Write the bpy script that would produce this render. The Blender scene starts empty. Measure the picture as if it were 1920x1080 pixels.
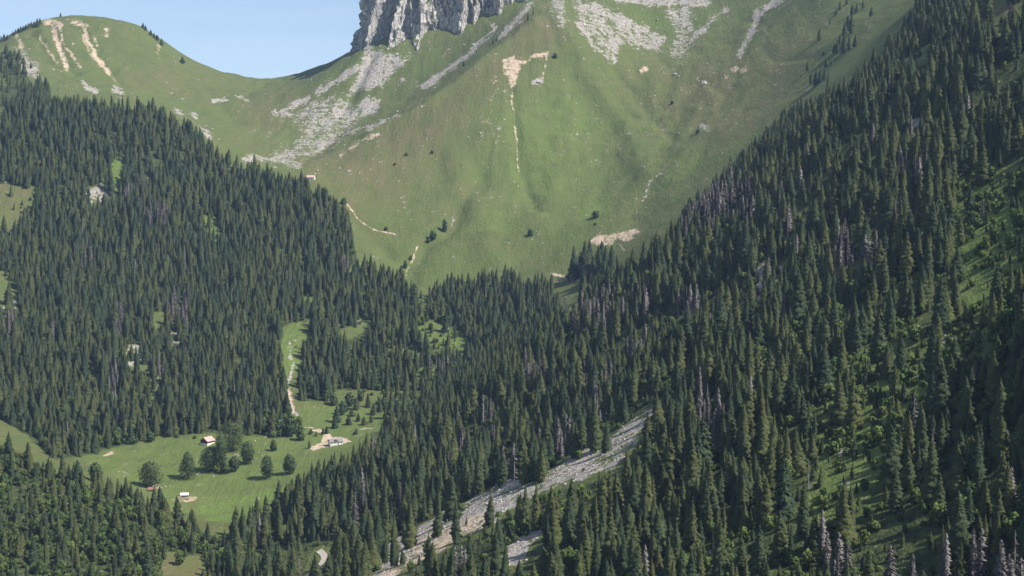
import bpy, bmesh, math, random
import numpy as np
from mathutils import Vector, Matrix

R = math.radians
random.seed(7)
rng = np.random.default_rng(11)
scene = bpy.context.scene
col = scene.collection

# ------------------------------------------------------------------ camera, sky, sun, exposure
FPX = 2637.0                       # focal length in pixels of the 1920 px wide photograph
PITCH = math.atan(140.0 / FPX)
cam_d = bpy.data.cameras.new("camera")
cam = bpy.data.objects.new("camera", cam_d)
col.objects.link(cam)
cam.location = (0, 0, 0)
cam.rotation_euler = (R(90) - PITCH, 0, 0)
cam_d.sensor_width = 36.0
cam_d.lens = 36.0 * FPX / 1920.0
cam_d.clip_start = 1.0
cam_d.clip_end = 30000.0
scene.camera = cam

SUN_EL, SUN_AZ = R(48), R(-24)     # azimuth measured from +X towards +Y
to_sun = Vector((math.cos(SUN_EL) * math.cos(SUN_AZ), math.cos(SUN_EL) * math.sin(SUN_AZ), math.sin(SUN_EL)))
world = bpy.data.worlds.new("World")
scene.world = world
world.use_nodes = True
wn = world.node_tree
sky = wn.nodes.new("ShaderNodeTexSky")
sky.sky_type = 'NISHITA'
sky.sun_disc = False
sky.sun_elevation = SUN_EL
sky.sun_rotation = math.atan2(to_sun.x, to_sun.y)
sky.altitude = 1500
sky.air_density = 1.0
sky.dust_density = 0.6
bg = wn.nodes["Background"]
wtc = wn.nodes.new("ShaderNodeTexCoord"); wmp = wn.nodes.new("ShaderNodeMapping"); wmp.inputs["Scale"].default_value = (1.2, 1.2, 9.0)
wns = wn.nodes.new("ShaderNodeTexNoise"); wns.inputs["Scale"].default_value = 3.0; wns.inputs["Detail"].default_value = 5.0
wmr = wn.nodes.new("ShaderNodeMapRange"); wmr.inputs[1].default_value = .45; wmr.inputs[2].default_value = .8; wmr.inputs[3].default_value = .10; wmr.inputs[4].default_value = .38
wmx = wn.nodes.new("ShaderNodeMix"); wmx.data_type = 'RGBA'; wmx.inputs[7].default_value = (6.0, 6.3, 7.0, 1)
wn.links.new(wtc.outputs["Generated"], wmp.inputs[0]); wn.links.new(wmp.outputs[0], wns.inputs["Vector"]); wn.links.new(wns.outputs["Fac"], wmr.inputs[0])
wn.links.new(wmr.outputs[0], wmx.inputs[0]); wn.links.new(sky.outputs[0], wmx.inputs[6]); wn.links.new(wmx.outputs[2], bg.inputs[0])
bg.inputs[1].default_value = 0.10
sun_d = bpy.data.lights.new("sun", 'SUN')
sun_d.energy = 4.9
sun_d.angle = R(0.5)
sun_d.color = (1.0, 0.95, 0.87)
sun = bpy.data.objects.new("sun", sun_d)
sun.rotation_euler = (-to_sun).to_track_quat('-Z', 'Y').to_euler()
sun.location = (600, 300, 900)
col.objects.link(sun)
scene.view_settings.view_transform = 'Standard'
scene.view_settings.look = 'None'
scene.view_settings.exposure = 0.60
scene.view_settings.gamma = 1.0
scene.view_settings.use_curve_mapping = False
HAZE_DENSITY = 0.000034

# ------------------------------------------------------------------ projection helpers (photo pixel <-> place)
CP, SP = math.cos(PITCH), math.sin(PITCH)
def pix2pos(x, y, Y):
    a = (x - 960.0) / FPX; b = (540.0 - y) / FPX
    t = Y / (CP + b * SP)
    return a * t, Y, t * (-SP + b * CP)
def project(X, Y, Z):
    depth = Y * CP - Z * SP
    up = Y * SP + Z * CP
    d = np.maximum(depth, 1.0)
    return 960.0 + FPX * X / d, 540.0 - FPX * up / d, depth

# ------------------------------------------------------------------ noise
def _hash(ix, iy, seed):
    h = (ix.astype(np.int64) * 374761393 + iy.astype(np.int64) * 668265263 + seed * 974634361) & 0xFFFFFFFF
    h = ((h ^ (h >> 13)) * 1274126177) & 0xFFFFFFFF
    return ((h ^ (h >> 16)) & 0xFFFF) / 65535.0
def vnoise(x, y, seed=0):
    ix = np.floor(x); iy = np.floor(y)
    fx = x - ix; fy = y - iy
    fx = fx * fx * fx * (fx * (fx * 6 - 15) + 10); fy = fy * fy * fy * (fy * (fy * 6 - 15) + 10)
    a = _hash(ix, iy, seed); b = _hash(ix + 1, iy, seed); c = _hash(ix, iy + 1, seed); d = _hash(ix + 1, iy + 1, seed)
    return (a + (b - a) * fx) * (1 - fy) + (c + (d - c) * fx) * fy - 0.5
def fbm(x, y, octaves=4, seed=0):
    s = 0.0; amp = 1.0
    for o in range(octaves):
        c, sn = math.cos(o * 0.9), math.sin(o * 0.9)
        s = s + amp * vnoise((c * x - sn * y) * 2 ** o, (sn * x + c * y) * 2 ** o, seed + o * 17)
        amp *= 0.5
    return s
def sstep(a, b, x):
    t = np.clip((x - a) / (b - a), 0, 1)
    return t * t * (3 - 2 * t)

def sd_poly(px, py, poly):
    p = np.asarray(poly, float); q = np.roll(p, -1, 0)
    d2 = np.full(px.shape, 1e12); inside = np.zeros(px.shape, bool)
    for (ax, ay), (bx, by) in zip(p, q):
        ex, ey = bx - ax, by - ay
        t = np.clip(((px - ax) * ex + (py - ay) * ey) / max(ex * ex + ey * ey, 1e-9), 0, 1)
        d2 = np.minimum(d2, (px - ax - t * ex) ** 2 + (py - ay - t * ey) ** 2)
        cond = ((ay > py) != (by > py))
        xin = ax + (py - ay) * ex / (ey if abs(ey) > 1e-9 else 1e-9)
        inside ^= cond & (px < xin)
    return np.where(inside, 1, -1) * np.sqrt(d2)
def sd_line(px, py, line):
    p = np.asarray(line, float)
    d2 = np.full(px.shape, 1e12)
    for (ax, ay), (bx, by) in zip(p[:-1], p[1:]):
        ex, ey = bx - ax, by - ay
        t = np.clip(((px - ax) * ex + (py - ay) * ey) / max(ex * ex + ey * ey, 1e-9), 0, 1)
        d2 = np.minimum(d2, (px - ax - t * ex) ** 2 + (py - ay - t * ey) ** 2)
    return np.sqrt(d2)
FAR, MID, NEAR = (2350, 4000), (1350, 2700), (500, 2100)
# ------------------------------------------------------------------ relief: surveyed points (photo x, photo y, metres away)
PTS = [
 # hill at the lower left
 (0,835,1400),(100,880,1400),(190,925,1380),(250,942,1360),(330,976,1320),(420,1012,1270),
 (0,1080,1150),(200,1080,1140),(360,1062,1170),(430,1080,1200),(540,1090,1190),(600,1055,1210),(-300,900,1350),(-300,1200,1000),
 # slope on the right
 (1900,1080,600),(1400,1250,600),(960,1400,600),
 (1900,580,900),(1430,800,900),(960,1020,900),(720,1110,900),
 (1900,300,1150),(1430,610,1150),(1100,820,1150),(960,895,1150),(800,975,1150),
 (600,938,1300),(900,850,1300),(1200,690,1300),(1600,370,1300),(720,905,1300),(510,985,1300),
 (1900,0,1500),(1500,310,1500),(1200,540,1500),(960,722,1500),(860,772,1500),(760,838,1480),
 (1300,410,1750),(1220,488,1750),(1050,605,1750),(1700,90,1800),
 (1700,40,2000),(1560,180,2000),(1400,330,2000),(1240,460,1950),
 (2200,-220,1500),(2200,200,1000),(2200,800,600),(2300,-400,2200),(2000,-150,1800),
 # basin on the right of the green cone
 (1500,200,2300),(1600,50,2560),(1700,-60,2780),(1400,200,2600),(1250,300,2500),(1200,420,2250),(1150,452,2200),
 (1100,505,2150),(1060,560,2030),(1200,100,3100),(1400,50,3050),(1450,0,3150),(1300,0,3300),(1240,200,2800),(1120,0,3300),
 (1200,-150,3600),(1450,-150,3500),(1650,-120,2900),(1000,-150,3700),
 # green cone
 (1030,8,3150),(900,130,2950),(760,230,2800),(650,310,2600),(960,250,2700),(960,400,2420),(960,492,2260),
 (800,440,2350),(800,515,2250),(700,400,2420),(690,480,2290),(1100,200,2850),(1200,330,2480),(1100,350,2550),(1060,100,3000),(900,300,2630),(850,200,2830),
 # slope under the cliff and the saddle
 (850,120,3140),(750,180,3110),(650,212,3080),(560,270,2880),(480,290,2720),(700,90,3270),(850,62,3280),(950,25,3280),(650,110,3420),(600,132,3450),
 (560,152,3450),(490,168,3450),(420,150,3450),(380,130,3430),(400,220,3050),(500,220,3100),(590,325,2530),(540,310,2620),
 # grassy knob
 (340,107,3400),(300,75,3400),(270,48,3400),(240,41,3400),(180,33,3400),(110,27,3400),(85,33,3400),(60,45,3380),(10,75,3350),(-100,120,3300),(180,120,3150),(100,100,3150),
 (250,183,2930),(60,150,2900),(0,200,2700),(350,205,2880),
 # behind the skyline
 (490,270,4200),(180,190,4200),(-100,250,4200),(640,260,4300),(900,60,4500),
 # forested spur on the left
 (60,205,2550),(150,203,2550),(290,210,2530),(350,243,2520),(440,320,2480),(560,354,2450),(640,398,2380),(660,490,2230),
 (0,380,2300),(0,540,2050),(0,780,1660),(200,400,2300),(200,600,2000),(200,800,1720),(400,400,2350),(400,600,2050),(400,790,1740),
 (550,500,2200),(540,650,1960),(520,790,1760),(620,565,2130),(550,700,1900),
 (-300,700,1700),(-300,300,2400),(-300,150,2750),(-300,100,3300),
 # forest in the middle
 (700,640,2000),(800,600,2060),(900,562,2150),(1000,545,2150),(700,765,1820),(600,762,1820),(800,745,1850),(950,645,1950),
 # meadow
 (150,857,1600),(300,822,1690),(400,880,1560),(450,940,1460),(430,978,1420),(520,900,1510),(620,830,1660),(700,815,1690),(640,850,1620),
 (580,780,1780),(700,782,1770),(260,916,1490),(30,815,1600),
]
P3 = [pix2pos(*p) for p in PTS]
P3 += [(0,300,-205),(150,300,-160),(-200,300,-240),(320,300,-95),(0,0,-150),(300,0,-70),(-300,0,-230),(-800,300,-250),(-800,1000,-240),
       (900,600,230),(900,0,120),(-1500,1500,-60),(-1600,2600,150),(-2600,1200,100),(1900,1000,560),(1900,3000,800),(0,-1200,-60),(-1500,-1200,0),(1500,-1200,200),
       (-1800,5200,180),(0,5600,260),(1800,5200,420)]
for k in range(12):
    P3.append((9000 * math.cos(k * math.pi / 6), 9000 * math.sin(k * math.pi / 6), 120))
P3 = np.array(P3)
CS = 90.0
def _phi(dx, dy):
    return -np.sqrt(dx * dx + dy * dy + CS * CS)
def fit_rbf(P):
    n = len(P)
    A = np.zeros((n + 3, n + 3))
    A[:n, :n] = _phi(P[:, 0][:, None] - P[:, 0][None], P[:, 1][:, None] - P[:, 1][None])
    A[:n, :n] += np.eye(n) * 8.0
    A[:n, n] = 1; A[:n, n + 1] = P[:, 0] / 1000; A[:n, n + 2] = P[:, 1] / 1000
    A[n:, :n] = A[:n, n:].T
    return np.linalg.solve(A, np.concatenate([P[:, 2], [0, 0, 0]]))
W = fit_rbf(P3)
def base_height(X, Y):
    X = np.asarray(X, float).ravel(); Y = np.asarray(Y, float).ravel()
    out = np.empty(len(X)); n = len(P3)
    for s in range(0, len(X), 20000):
        x = X[s:s + 20000]; y = Y[s:s + 20000]
        K = _phi((x[:, None] - P3[None, :, 0]).astype(np.float32), (y[:, None] - P3[None, :, 1]).astype(np.float32))
        out[s:s + 20000] = K @ W[:n].astype(np.float32).astype(float) + W[n] + W[n + 1] * x / 1000 + W[n + 2] * y / 1000
    return out
def height(X, Y):
    X = np.asarray(X, float).ravel(); Y = np.asarray(Y, float).ravel()
    z = base_height(X, Y)
    flat = np.exp(-(((X + 300) / 210) ** 2 + ((Y - 1560) / 170) ** 2) ** 2)
    amp = (1 - flat) * sstep(100, 700, Y)
    hi = sstep(2250, 2700, Y)
    z = z + amp * (7.0 - 3.0 * hi) * fbm(X / 120, Y / 120, 4, 3)
    gully = np.abs(fbm(X / 70 + 0.6 * fbm(X / 200, Y / 200, 2, 40), Y / 420, 3, 9))
    z = z - hi * 7.0 * (0.35 - gully)
    z = z + hi * 5.0 * fbm(X / 45, Y / 45, 3, 23) * sstep(0.0, 0.4, fbm(X / 300, Y / 300, 2, 51) + 0.2)
    z = z + flat * 1.2 * fbm(X / 60, Y / 60, 3, 5)
    # unseen bump added past the right border to cast shade over the lower right
    z = z + 47 * np.exp(-(((X - 326) / 52) ** 2 + ((Y - 740) / 110) ** 2))
    return z
RAVINES = [([(1150,130),(1180,168),(1205,200),(1232,232),(1262,262)],4,13),([(900,330),(865,385),(834,436),(800,458),(768,505),(757,535)],9,20),([(1300,160),(1255,260),(1228,336),(1198,398),(1190,428)],3.5,20),
 ([(957,165),(962,200),(968,290),(985,350),(1010,400)],5,11),([(640,240),(600,285),(570,300)],7,22),([(700,100),(675,150),(645,210)],12,16),([(1420,40),(1392,105),(1340,230),(1300,320)],2.5,18),([(640,400),(690,440),(760,500)],4,14),
 ([(1000,50),(930,100),(850,165),(780,215),(700,250)],-11,24),([(1040,30),(1100,130),(1180,250),(1215,330)],-9,24),([(1070,200),(1060,300),(1010,430)],-7,30),([(850,300),(900,420),(930,500)],-7,26),
 ([(150,60),(190,115),(230,160)],6,14),([(95,50),(115,105),(140,140)],6,13),([(270,60),(310,120),(360,170)],5,18),([(340,120),(400,180),(440,230)],5,20),([(60,60),(90,110),(110,140)],5,13)]
_plain = height
def _at0(px, py):
    Ys = np.arange(1500.0, 4300.0, 8.0); x, y, z = pix2pos(px, py, Ys); k = np.nonzero(_plain(x, y) > z)[0]; k = k[0] if len(k) else len(Ys) - 1
    return x[k], y[k]
RAV_W = [([_at0(*p) for p in pts], d, w) for pts, d, w in RAVINES]
def height(X, Y):
    X = np.asarray(X, float).ravel(); Y = np.asarray(Y, float).ravel()
    z = _plain(X, Y)
    for pts, d, w in RAV_W:
        pa = np.array(pts); k = np.nonzero((X > pa[:, 0].min() - 3 * w) & (X < pa[:, 0].max() + 3 * w) & (Y > pa[:, 1].min() - 3 * w) & (Y < pa[:, 1].max() + 3 * w))[0]
        if len(k): z[k] -= d * np.exp(-(sd_line(X[k] + 8 * fbm(X[k] / 40, Y[k] / 40, 2, 71), Y[k], pts) / w) ** 2)
    return z
def at(px, py, ymin=400.0, ymax=4300.0):
    """first place of the ground met along the sight line through a photo pixel"""
    Ys = np.arange(ymin, ymax, 6.0)
    x, y, z = pix2pos(px, py, Ys)
    h = height(x, y)
    below = np.nonzero(h > z)[0]
    k = below[0] if len(below) else len(Ys) - 1
    Y0 = Ys[k]
    if k > 0:
        d0 = z[k - 1] - h[k - 1]; d1 = h[k] - z[k]
        Y0 = Ys[k - 1] + 6.0 * d0 / max(d0 + d1, 1e-6)
    X0, _, _ = pix2pos(px, py, Y0)
    return float(X0), float(Y0), float(height([X0], [Y0])[0])

# ------------------------------------------------------------------ land cover (outlines surveyed from the photograph)
# ('p' polygon | 'l' line, points, feather or width in px, strength, range of distances)
ROCK = [
 ('l',[(155,152),(165,166),(182,172)],4,1,FAR),('l',[(215,168),(228,176)],5,.9,FAR),('l',[(400,189),(422,184)],3.5,.9,FAR),('l',[(440,180),(462,187)],3,.8,FAR),
 ('p',[(28,88),(50,100),(75,122),(70,150),(40,138)],6,.8,FAR),('l',[(380,240),(395,258)],6,1,MID),('l',[(362,214),(368,222)],5,.9,FAR),('l',[(330,208),(336,214)],4,.9,FAR),
 ('l',[(600,172),(640,145),(690,112)],8,1,FAR),('l',[(515,212),(550,198),(580,184)],5,.95,FAR),('l',[(530,215),(600,215),(640,190)],7,.8,FAR),
 ('p',[(662,172),(678,125),(700,95),(740,98),(752,108),(740,138),(715,160),(690,168)],6,1,FAR),
 ('p',[(664,196),(690,180),(712,190),(702,216),(676,218)],5,.95,FAR),('l',[(640,215),(662,170),(690,90)],5,.9,FAR),
 ('p',[(515,212),(560,202),(640,178),(690,215),(655,250),(600,290),(550,308),(470,302),(520,285),(575,250)],12,.68,FAR),
 ('l',[(460,296),(520,300),(560,312)],6,.7,FAR),('l',[(735,130),(760,110),(770,95)],4,.6,FAR),('l',[(740,168),(755,150)],5,.55,FAR),
 ('l',[(788,165),(820,146),(850,124),(880,100),(905,75),(930,52)],5,1,FAR),('l',[(933,72),(960,50),(985,20),(995,5)],5,.95,FAR),
 ('l',[(640,252),(700,236),(748,214)],4,.6,FAR),
 ('p',[(1032,-20),(1060,5),(1062,50),(1045,52),(1034,25)],6,.75,FAR),
 ('p',[(1070,5),(1110,0),(1180,36),(1235,68),(1242,90),(1212,96),(1172,84),(1150,112),(1110,85),(1086,45)],7,.72,FAR),
 ('l',[(1090,15),(1130,25),(1180,42),(1238,74)],9,1,FAR),('l',[(1086,45),(1110,82),(1150,114)],6,.9,FAR),
 ('p',[(1250,15),(1292,5),(1312,60),(1285,112),(1258,108),(1262,60)],8,.66,FAR),('l',[(1296,74),(1335,40),(1362,18)],6,.8,FAR),
 ('l',[(1470,-10),(1445,10),(1422,25),(1415,50),(1400,75),(1385,106)],6,1,FAR),
 ('p',[(1140,-30),(1160,8),(1330,14),(1350,-30)],5,1,FAR),('l',[(1000,157),(1016,152)],5,1,FAR),
 ('l',[(1300,150),(1330,160)],3,.6,FAR),('l',[(1318,236),(1322,240)],5,1,FAR),
 ('l',[(1242,326),(1222,340),(1208,370),(1196,400)],2.2,.8,FAR),
 ('l',[(548,690),(538,735),(545,760),(556,776)],5,1,MID),('l',[(545,640),(550,690)],4,.7,MID),
 ('p',[(165,356),(190,345),(208,350),(200,385),(165,387)],6,.8,MID),('p',[(232,650),(262,645),(280,660),(272,690),(242,690)],6,.85,MID),
 ('p',[(318,620),(345,622),(345,650),(322,650)],5,.7,MID),('l',[(0,585),(25,570)],10,1,MID),('l',[(170,660),(190,650)],6,.7,MID),('l',[(300,690),(290,760)],5,.4,MID),
 ('p',[(690,1090),(716,1040),(740,1012),(820,966),(880,936),(960,900),(1008,905),(1026,882),(1080,848),(1150,812),(1200,772),(1248,744),(1244,770),(1196,802),(1194,832),(1152,882),(1120,885),(1085,905),(1030,916),(1000,936),(942,962),(922,988),(862,1004),(802,1034),(762,1062),(728,1095)],7,.84,NEAR),
 ('p',[(950,1056),(955,1025),(1000,998),(1036,980),(1016,1010),(992,1028),(975,1066)],5,1,NEAR),
 ('l',[(700,1050),(712,1040)],14,.9,NEAR),('l',[(720,1022),(755,1000)],12,1,NEAR),
 ('p',[(1355,612),(1395,525),(1440,476),(1482,498),(1470,545),(1420,566)],10,.6,NEAR),('l',[(1632,388),(1638,395)],9,.9,NEAR),('l',[(1572,452),(1590,440)],10,.7,NEAR),
 ('l',[(1575,850),(1590,842)],9,.9,NEAR),('l',[(1575,905),(1590,905)],6,.8,NEAR),('l',[(1760,640),(1800,632)],10,.7,NEAR),('l',[(1715,228),(1740,225)],9,.8,NEAR),
 ('l',[(1680,115),(1730,105)],8,.6,NEAR),('l',[(1250,610),(1300,575)],12,.6,NEAR),('l',[(1720,775),(1730,778)],9,.7,NEAR),('l',[(1860,230),(1890,225)],7,.6,NEAR),('l',[(1190,510),(1200,512)],10,.6,NEAR),
]
SOIL = [
 ('l',[(84,40),(112,46)],7,.8,FAR),('l',[(98,45),(105,75),(118,105),(127,126)],6,.85,FAR),('l',[(112,48),(118,80),(140,112),(155,130)],3.5,.75,FAR),
 ('l',[(140,40),(160,48)],7,.7,FAR),('l',[(156,48),(166,78),(182,108),(206,138)],4.2,.9,FAR),('l',[(150,60),(170,100),(190,125)],3,.7,FAR),
 ('l',[(74,68),(92,96),(110,122)],3.5,.7,FAR),('l',[(32,66),(40,88)],6,.7,FAR),('l',[(198,56),(200,68)],6,.65,FAR),('l',[(134,75),(142,90)],5,.5,FAR),('l',[(296,86),(300,125)],4,.55,FAR),
 ('l',[(176,70),(184,92)],5,.6,FAR),('l',[(206,138),(222,160)],2,.6,FAR),('l',[(100,130),(115,133)],3,.5,FAR),
 ('p',[(942,110),(964,105),(976,122),(972,142),(966,162),(956,162),(944,136)],3.5,.9,FAR),
 ('l',[(960,160),(960,192),(966,222),(968,255),(969,290),(972,322)],1.8,.95,FAR),('l',[(972,116),(985,117),(1000,106),(1026,99)],4,.85,FAR),('l',[(1025,100),(1022,128),(1018,146)],2.4,.8,FAR),
 ('l',[(922,140),(930,168),(918,215),(900,255)],7,.42,FAR),('l',[(640,288),(670,270),(706,252)],7,.6,FAR),
 ('l',[(1205,132),(1211,130)],6,.95,FAR),('l',[(1380,130),(1398,132)],7,.85,FAR),('l',[(1372,130),(1378,134)],4,.7,FAR),
 ('p',[(1104,455),(1112,446),(1132,438),(1150,436),(1160,433),(1196,429),(1202,436),(1186,443),(1190,448),(1168,456),(1158,450),(1146,462),(1116,460)],3.5,.86,(2000,3000)),
 ('l',[(1156,456),(1170,470)],2.2,.9,(2000,3000)),('l',[(648,378),(668,408),(700,430),(740,440)],2.2,.75,(2000,3000)),
 ('l',[(784,462),(772,490),(762,508),(757,524)],3,.75,(1900,3000)),('l',[(1032,512),(1066,522),(1105,531)],3.2,.9,(1800,2600)),
 ('l',[(600,612),(660,604),(700,590)],3,.6,MID),('l',[(560,800),(640,806),(716,800)],2.2,.45,MID),
 ('p',[(578,840),(600,829),(606,816),(596,811),(585,806),(600,803),(626,820),(655,821),(660,828),(622,837),(586,844)],2,1,MID),('l',[(538,720),(545,770)],9,.7,MID),
 ('p',[(188,856),(200,849),(214,846),(208,854)],2,.9,MID),('p',[(270,912),(300,905),(302,914),(276,922)],3,.6,MID),('l',[(322,936),(368,934)],5,.62,MID),('l',[(318,940),(350,938)],4,.5,MID),
 ('p',[(780,1010),(850,982),(925,955),(918,988),(832,1032),(762,1066),(726,1095),(696,1090),(770,1040)],8,.75,NEAR),('l',[(1120,880),(1190,812)],10,.45,NEAR),
]
DRY = [
 ('p',[(640,295),(760,225),(900,125),(1010,25),(1045,60),(950,140),(830,270),(720,370),(640,390)],30,.8,FAR),
 ('p',[(1210,120),(1380,90),(1500,80),(1500,190),(1360,290),(1260,260)],40,.55,FAR),('p',[(1040,480),(1110,470),(1110,510),(1040,515)],14,.7,FAR),
 ('p',[(560,290),(680,260),(700,300),(630,350),(560,330)],20,.7,FAR),('p',[(300,940),(420,930),(560,895),(480,925),(360,948)],10,.55,MID),('p',[(230,140),(300,130),(330,160),(250,170)],20,.5,FAR),
 ('p',[(1130,60),(1230,170),(1300,280),(1200,200)],25,.5,FAR),('p',[(1840,10),(1905,-10),(1905,25),(1840,50)],8,1,NEAR),('p',[(300,1040),(370,1040),(400,1090),(300,1095)],12,.9,(900,1400)),
 ('p',[(0,345),(65,350),(30,420),(0,440)],10,.45,MID),('p',[(450,200),(560,170),(580,230),(480,260)],25,.5,FAR),
]
LUSH = [
 ('p',[(150,856),(300,820),(440,816),(560,800),(570,760),(720,770),(720,830),(600,900),(430,985),(330,960),(250,915)],8,.55,MID),
 ('p',[(365,950),(470,925),(570,900),(560,935),(440,990),(395,985)],6,1,MID),('p',[(1080,380),(1140,370),(1140,430),(1090,435)],20,.9,FAR),
 ('p',[(930,200),(1080,150),(1150,330),(950,420)],60,.5,FAR),('p',[(830,450),(930,380),(1050,480),(860,520)],30,.5,FAR),('p',[(525,605),(570,600),(560,690),(540,710),(525,680)],6,1,MID),
 ('p',[(560,800),(720,800),(700,850),(570,860)],15,.4,MID),('p',[(780,610),(875,620),(875,655),(790,645)],8,.7,MID),('p',[(1780,330),(1920,330),(1920,640),(1800,600)],30,.9,NEAR),
 ('p',[(1560,650),(1900,600),(1750,760),(1600,980),(1480,980)],60,.8,NEAR),('p',[(210,295),(235,290),(225,350),(208,360)],4,1,MID),
 ('p',[(1130,110),(1200,60),(1400,420),(1250,430)],50,.2,FAR),('l',[(380,400),(420,480)],15,.7,MID),('p',[(700,600),(760,560),(900,640),(860,720),(720,740)],20,.5,MID),
]
F_LEFT = [(-220,240),(0,225),(20,210),(60,203),(150,201),(290,210),(350,243),(440,320),(560,354),(622,376),(646,402),(670,482),(650,515),(606,556),(588,590),(566,612),(545,700),(545,760),(566,812),(520,822),(450,816),(400,812),(300,818),(230,836),(150,856),(100,862),(60,832),(0,790),(-220,740)]
F_MID = [(640,525),(700,518),(752,528),(765,562),(805,548),(860,535),(920,542),(958,528),(1035,542),(1062,600),(1150,590),(1100,760),(800,860),(722,832),(724,775),(690,740),(640,738),(600,752),(560,752),(560,735),(562,690),(572,640),(600,578)]
F_GROUP = [(1068,530),(1085,503),(1150,500),(1162,520),(1100,540)]
F_RIGHT = [(1720,40),(1665,112),(1600,185),(1500,220),(1420,285),(1352,350),(1310,405),(1242,468),(1182,518),(1150,540),(1092,575),(1060,605),(950,685),(860,745),(760,822),(650,884),(600,908),(560,930),(540,958),(480,985),(438,1004),(425,1100),(425,1250),(2250,1300),(2400,-300),(1720,-200)]
F_LOW = [(-220,800),(0,838),(100,884),(190,927),(250,943),(330,978),(428,1016),(430,1130),(-220,1280)]
F_CREST = [(-60,104),(6,98),(32,104),(48,140),(70,165),(104,192),(60,206),(15,214),(-20,190),(20,150),(-60,130)]
GLADES = [ #
 ([(1028,528),(1092,528),(1088,590),(1050,600)],1.0),([(760,560),(800,548),(845,585),(800,600)],.5),([(100,640),(150,635),(160,655),(110,660)],.5),([(620,735),(790,735),(790,775),(725,800),(620,760)],.75),([(770,680),(830,690),(810,715),(770,705)],.6),([(545,1160),(560,1085),(588,1026),(628,1028),(630,1080),(604,1160)],1.0),([(-60,780),(5,785),(70,830),(95,862),(40,850),(-60,815)],1.0),([(380,400),(400,395),(428,470),(412,480)],.6),
 # (outline, chance that a tree is left out inside)
 ([(-50,340),(68,350),(60,388),(20,432),(-50,455)],1.0),([(-50,500),(0,505),(38,552),(30,578),(-50,600)],1.0),([(210,300),(236,294),(226,350),(208,362)],.95),
 ([(165,352),(205,345),(202,388),(165,390)],.85),([(282,588),(312,582),(310,614),(284,616)],1.0),([(228,648),(282,646),(276,696),(240,694)],.75),([(315,620),(348,620),(348,654),(318,652)],.7),
 ([(526,618),(566,604),(560,655),(550,700),(538,706),(528,680)],1.0),([(532,700),(546,700),(556,745),(562,790),(548,786),(534,740)],1.0),([(778,612),(812,600),(878,632),(872,660),(800,645)],.85),([(640,618),(700,600),(696,622),(640,642)],.85),
 ([(690,1090),(716,1040),(740,1012),(820,966),(880,936),(960,900),(1008,905),(1026,882),(1080,848),(1150,812),(1200,772),(1248,744),(1250,770),(1210,806),(1200,842),(1160,892),(1085,915),(1030,925),(1000,946),(946,974),(930,1000),(862,1018),(802,1048),(762,1076),(735,1110),(680,1110)],1.0),
 ([(948,1066),(953,1025),(1000,998),(1040,978),(1020,1015),(995,1036),(978,1078)],1.0),
 ([(1832,10),(1910,-20),(1915,28),(1836,56)],1.0),([(1680,120),(1745,78),(1738,120),(1690,138)],.9),([(1350,615),(1395,525),(1440,476),(1485,498),(1472,550),(1420,570)],.62),
 ([(1790,325),(1930,310),(1930,640),(1800,620)],.75),([(1560,660),(1840,610),(1720,780),(1600,980),(1500,990)],.42),([(312,1035),(372,1040),(402,1100),(300,1100)],1.0),
 ([(1570,840),(1600,835),(1600,870),(1570,870)],.9),([(1250,615),(1300,575),(1310,600),(1260,630)],.7),([(560,1100),(590,1060),(600,1030),(622,1035),(618,1060),(595,1110)],1.0),
 ([(165,650),(195,645),(190,700),(170,700)],.6),([(290,690),(320,650),(310,770),(280,760)],.35),([(540,550),(620,560),(600,600),(580,600)],.6),
]
def cover(defs, px, py, dep):
    m = np.zeros(px.shape)
    for kind, pts, f, s, (d0, d1) in defs:
        pa = np.asarray(pts, float)
        k = np.nonzero((px > pa[:, 0].min() - 3 * f - 6) & (px < pa[:, 0].max() + 3 * f + 6) & (py > pa[:, 1].min() - 3 * f - 6) & (py < pa[:, 1].max() + 3 * f + 6) & (dep > d0) & (dep < d1))[0]
        if not len(k): continue
        wide = 1.7 if d0 == 2350 else 1.0
        if kind == 'p': v = sstep(-f * wide, f * wide, sd_poly(px[k], py[k], pts))
        else: v = 1 - sstep(0.2 * f, 1.5 * f * (1 + .25 * (wide - 1)), sd_line(px[k], py[k], pts))
        m[k] = np.maximum(m[k], s * v)
    return m

# ------------------------------------------------------------------ small helpers
def link(name, mesh, parent=None, mat=None):
    o = bpy.data.objects.new(name, mesh)
    col.objects.link(o)
    if parent is not None: o.parent = parent
    if mat is not None and not mesh.materials: mesh.materials.append(mat)
    return o
def thing(name, label, cat, loc, rz=0.0, group=None, scale=None):
    o = bpy.data.objects.new(name, None)
    o.empty_display_size = 2
    col.objects.link(o)
    o.location = loc; o.rotation_euler = (0, 0, rz)
    if scale is not None: o.scale = scale
    o['label'] = label; o['category'] = cat
    if group: o['group'] = group
    return o
def crown_mesh(name, verts, faces, normals, mats, nfirst=None):
    turned = []
    for f in faces:                                  # wind every face so that it looks the way its normals point
        a, b, c = Vector(verts[f[0]]), Vector(verts[f[1]]), Vector(verts[f[2]])
        g = (b - a).cross(c - a); n = sum((Vector(normals[i]) for i in f), Vector((0, 0, 0)))
        turned.append(tuple(f) if g.dot(n) >= 0 else tuple(reversed(f)))
    faces = turned
    me = bpy.data.meshes.new(name)
    me.from_pydata([tuple(v) for v in verts], [], faces)
    me.polygons.foreach_set('use_smooth', [True] * len(me.polygons))
    for m in mats: me.materials.append(m)
    if nfirst is not None: me.polygons.foreach_set('material_index', [0] * nfirst + [1] * (len(faces) - nfirst))
    me.update()
    me.normals_split_custom_set_from_vertices([tuple(Vector(n).normalized()) for n in normals])
    return me
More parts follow.
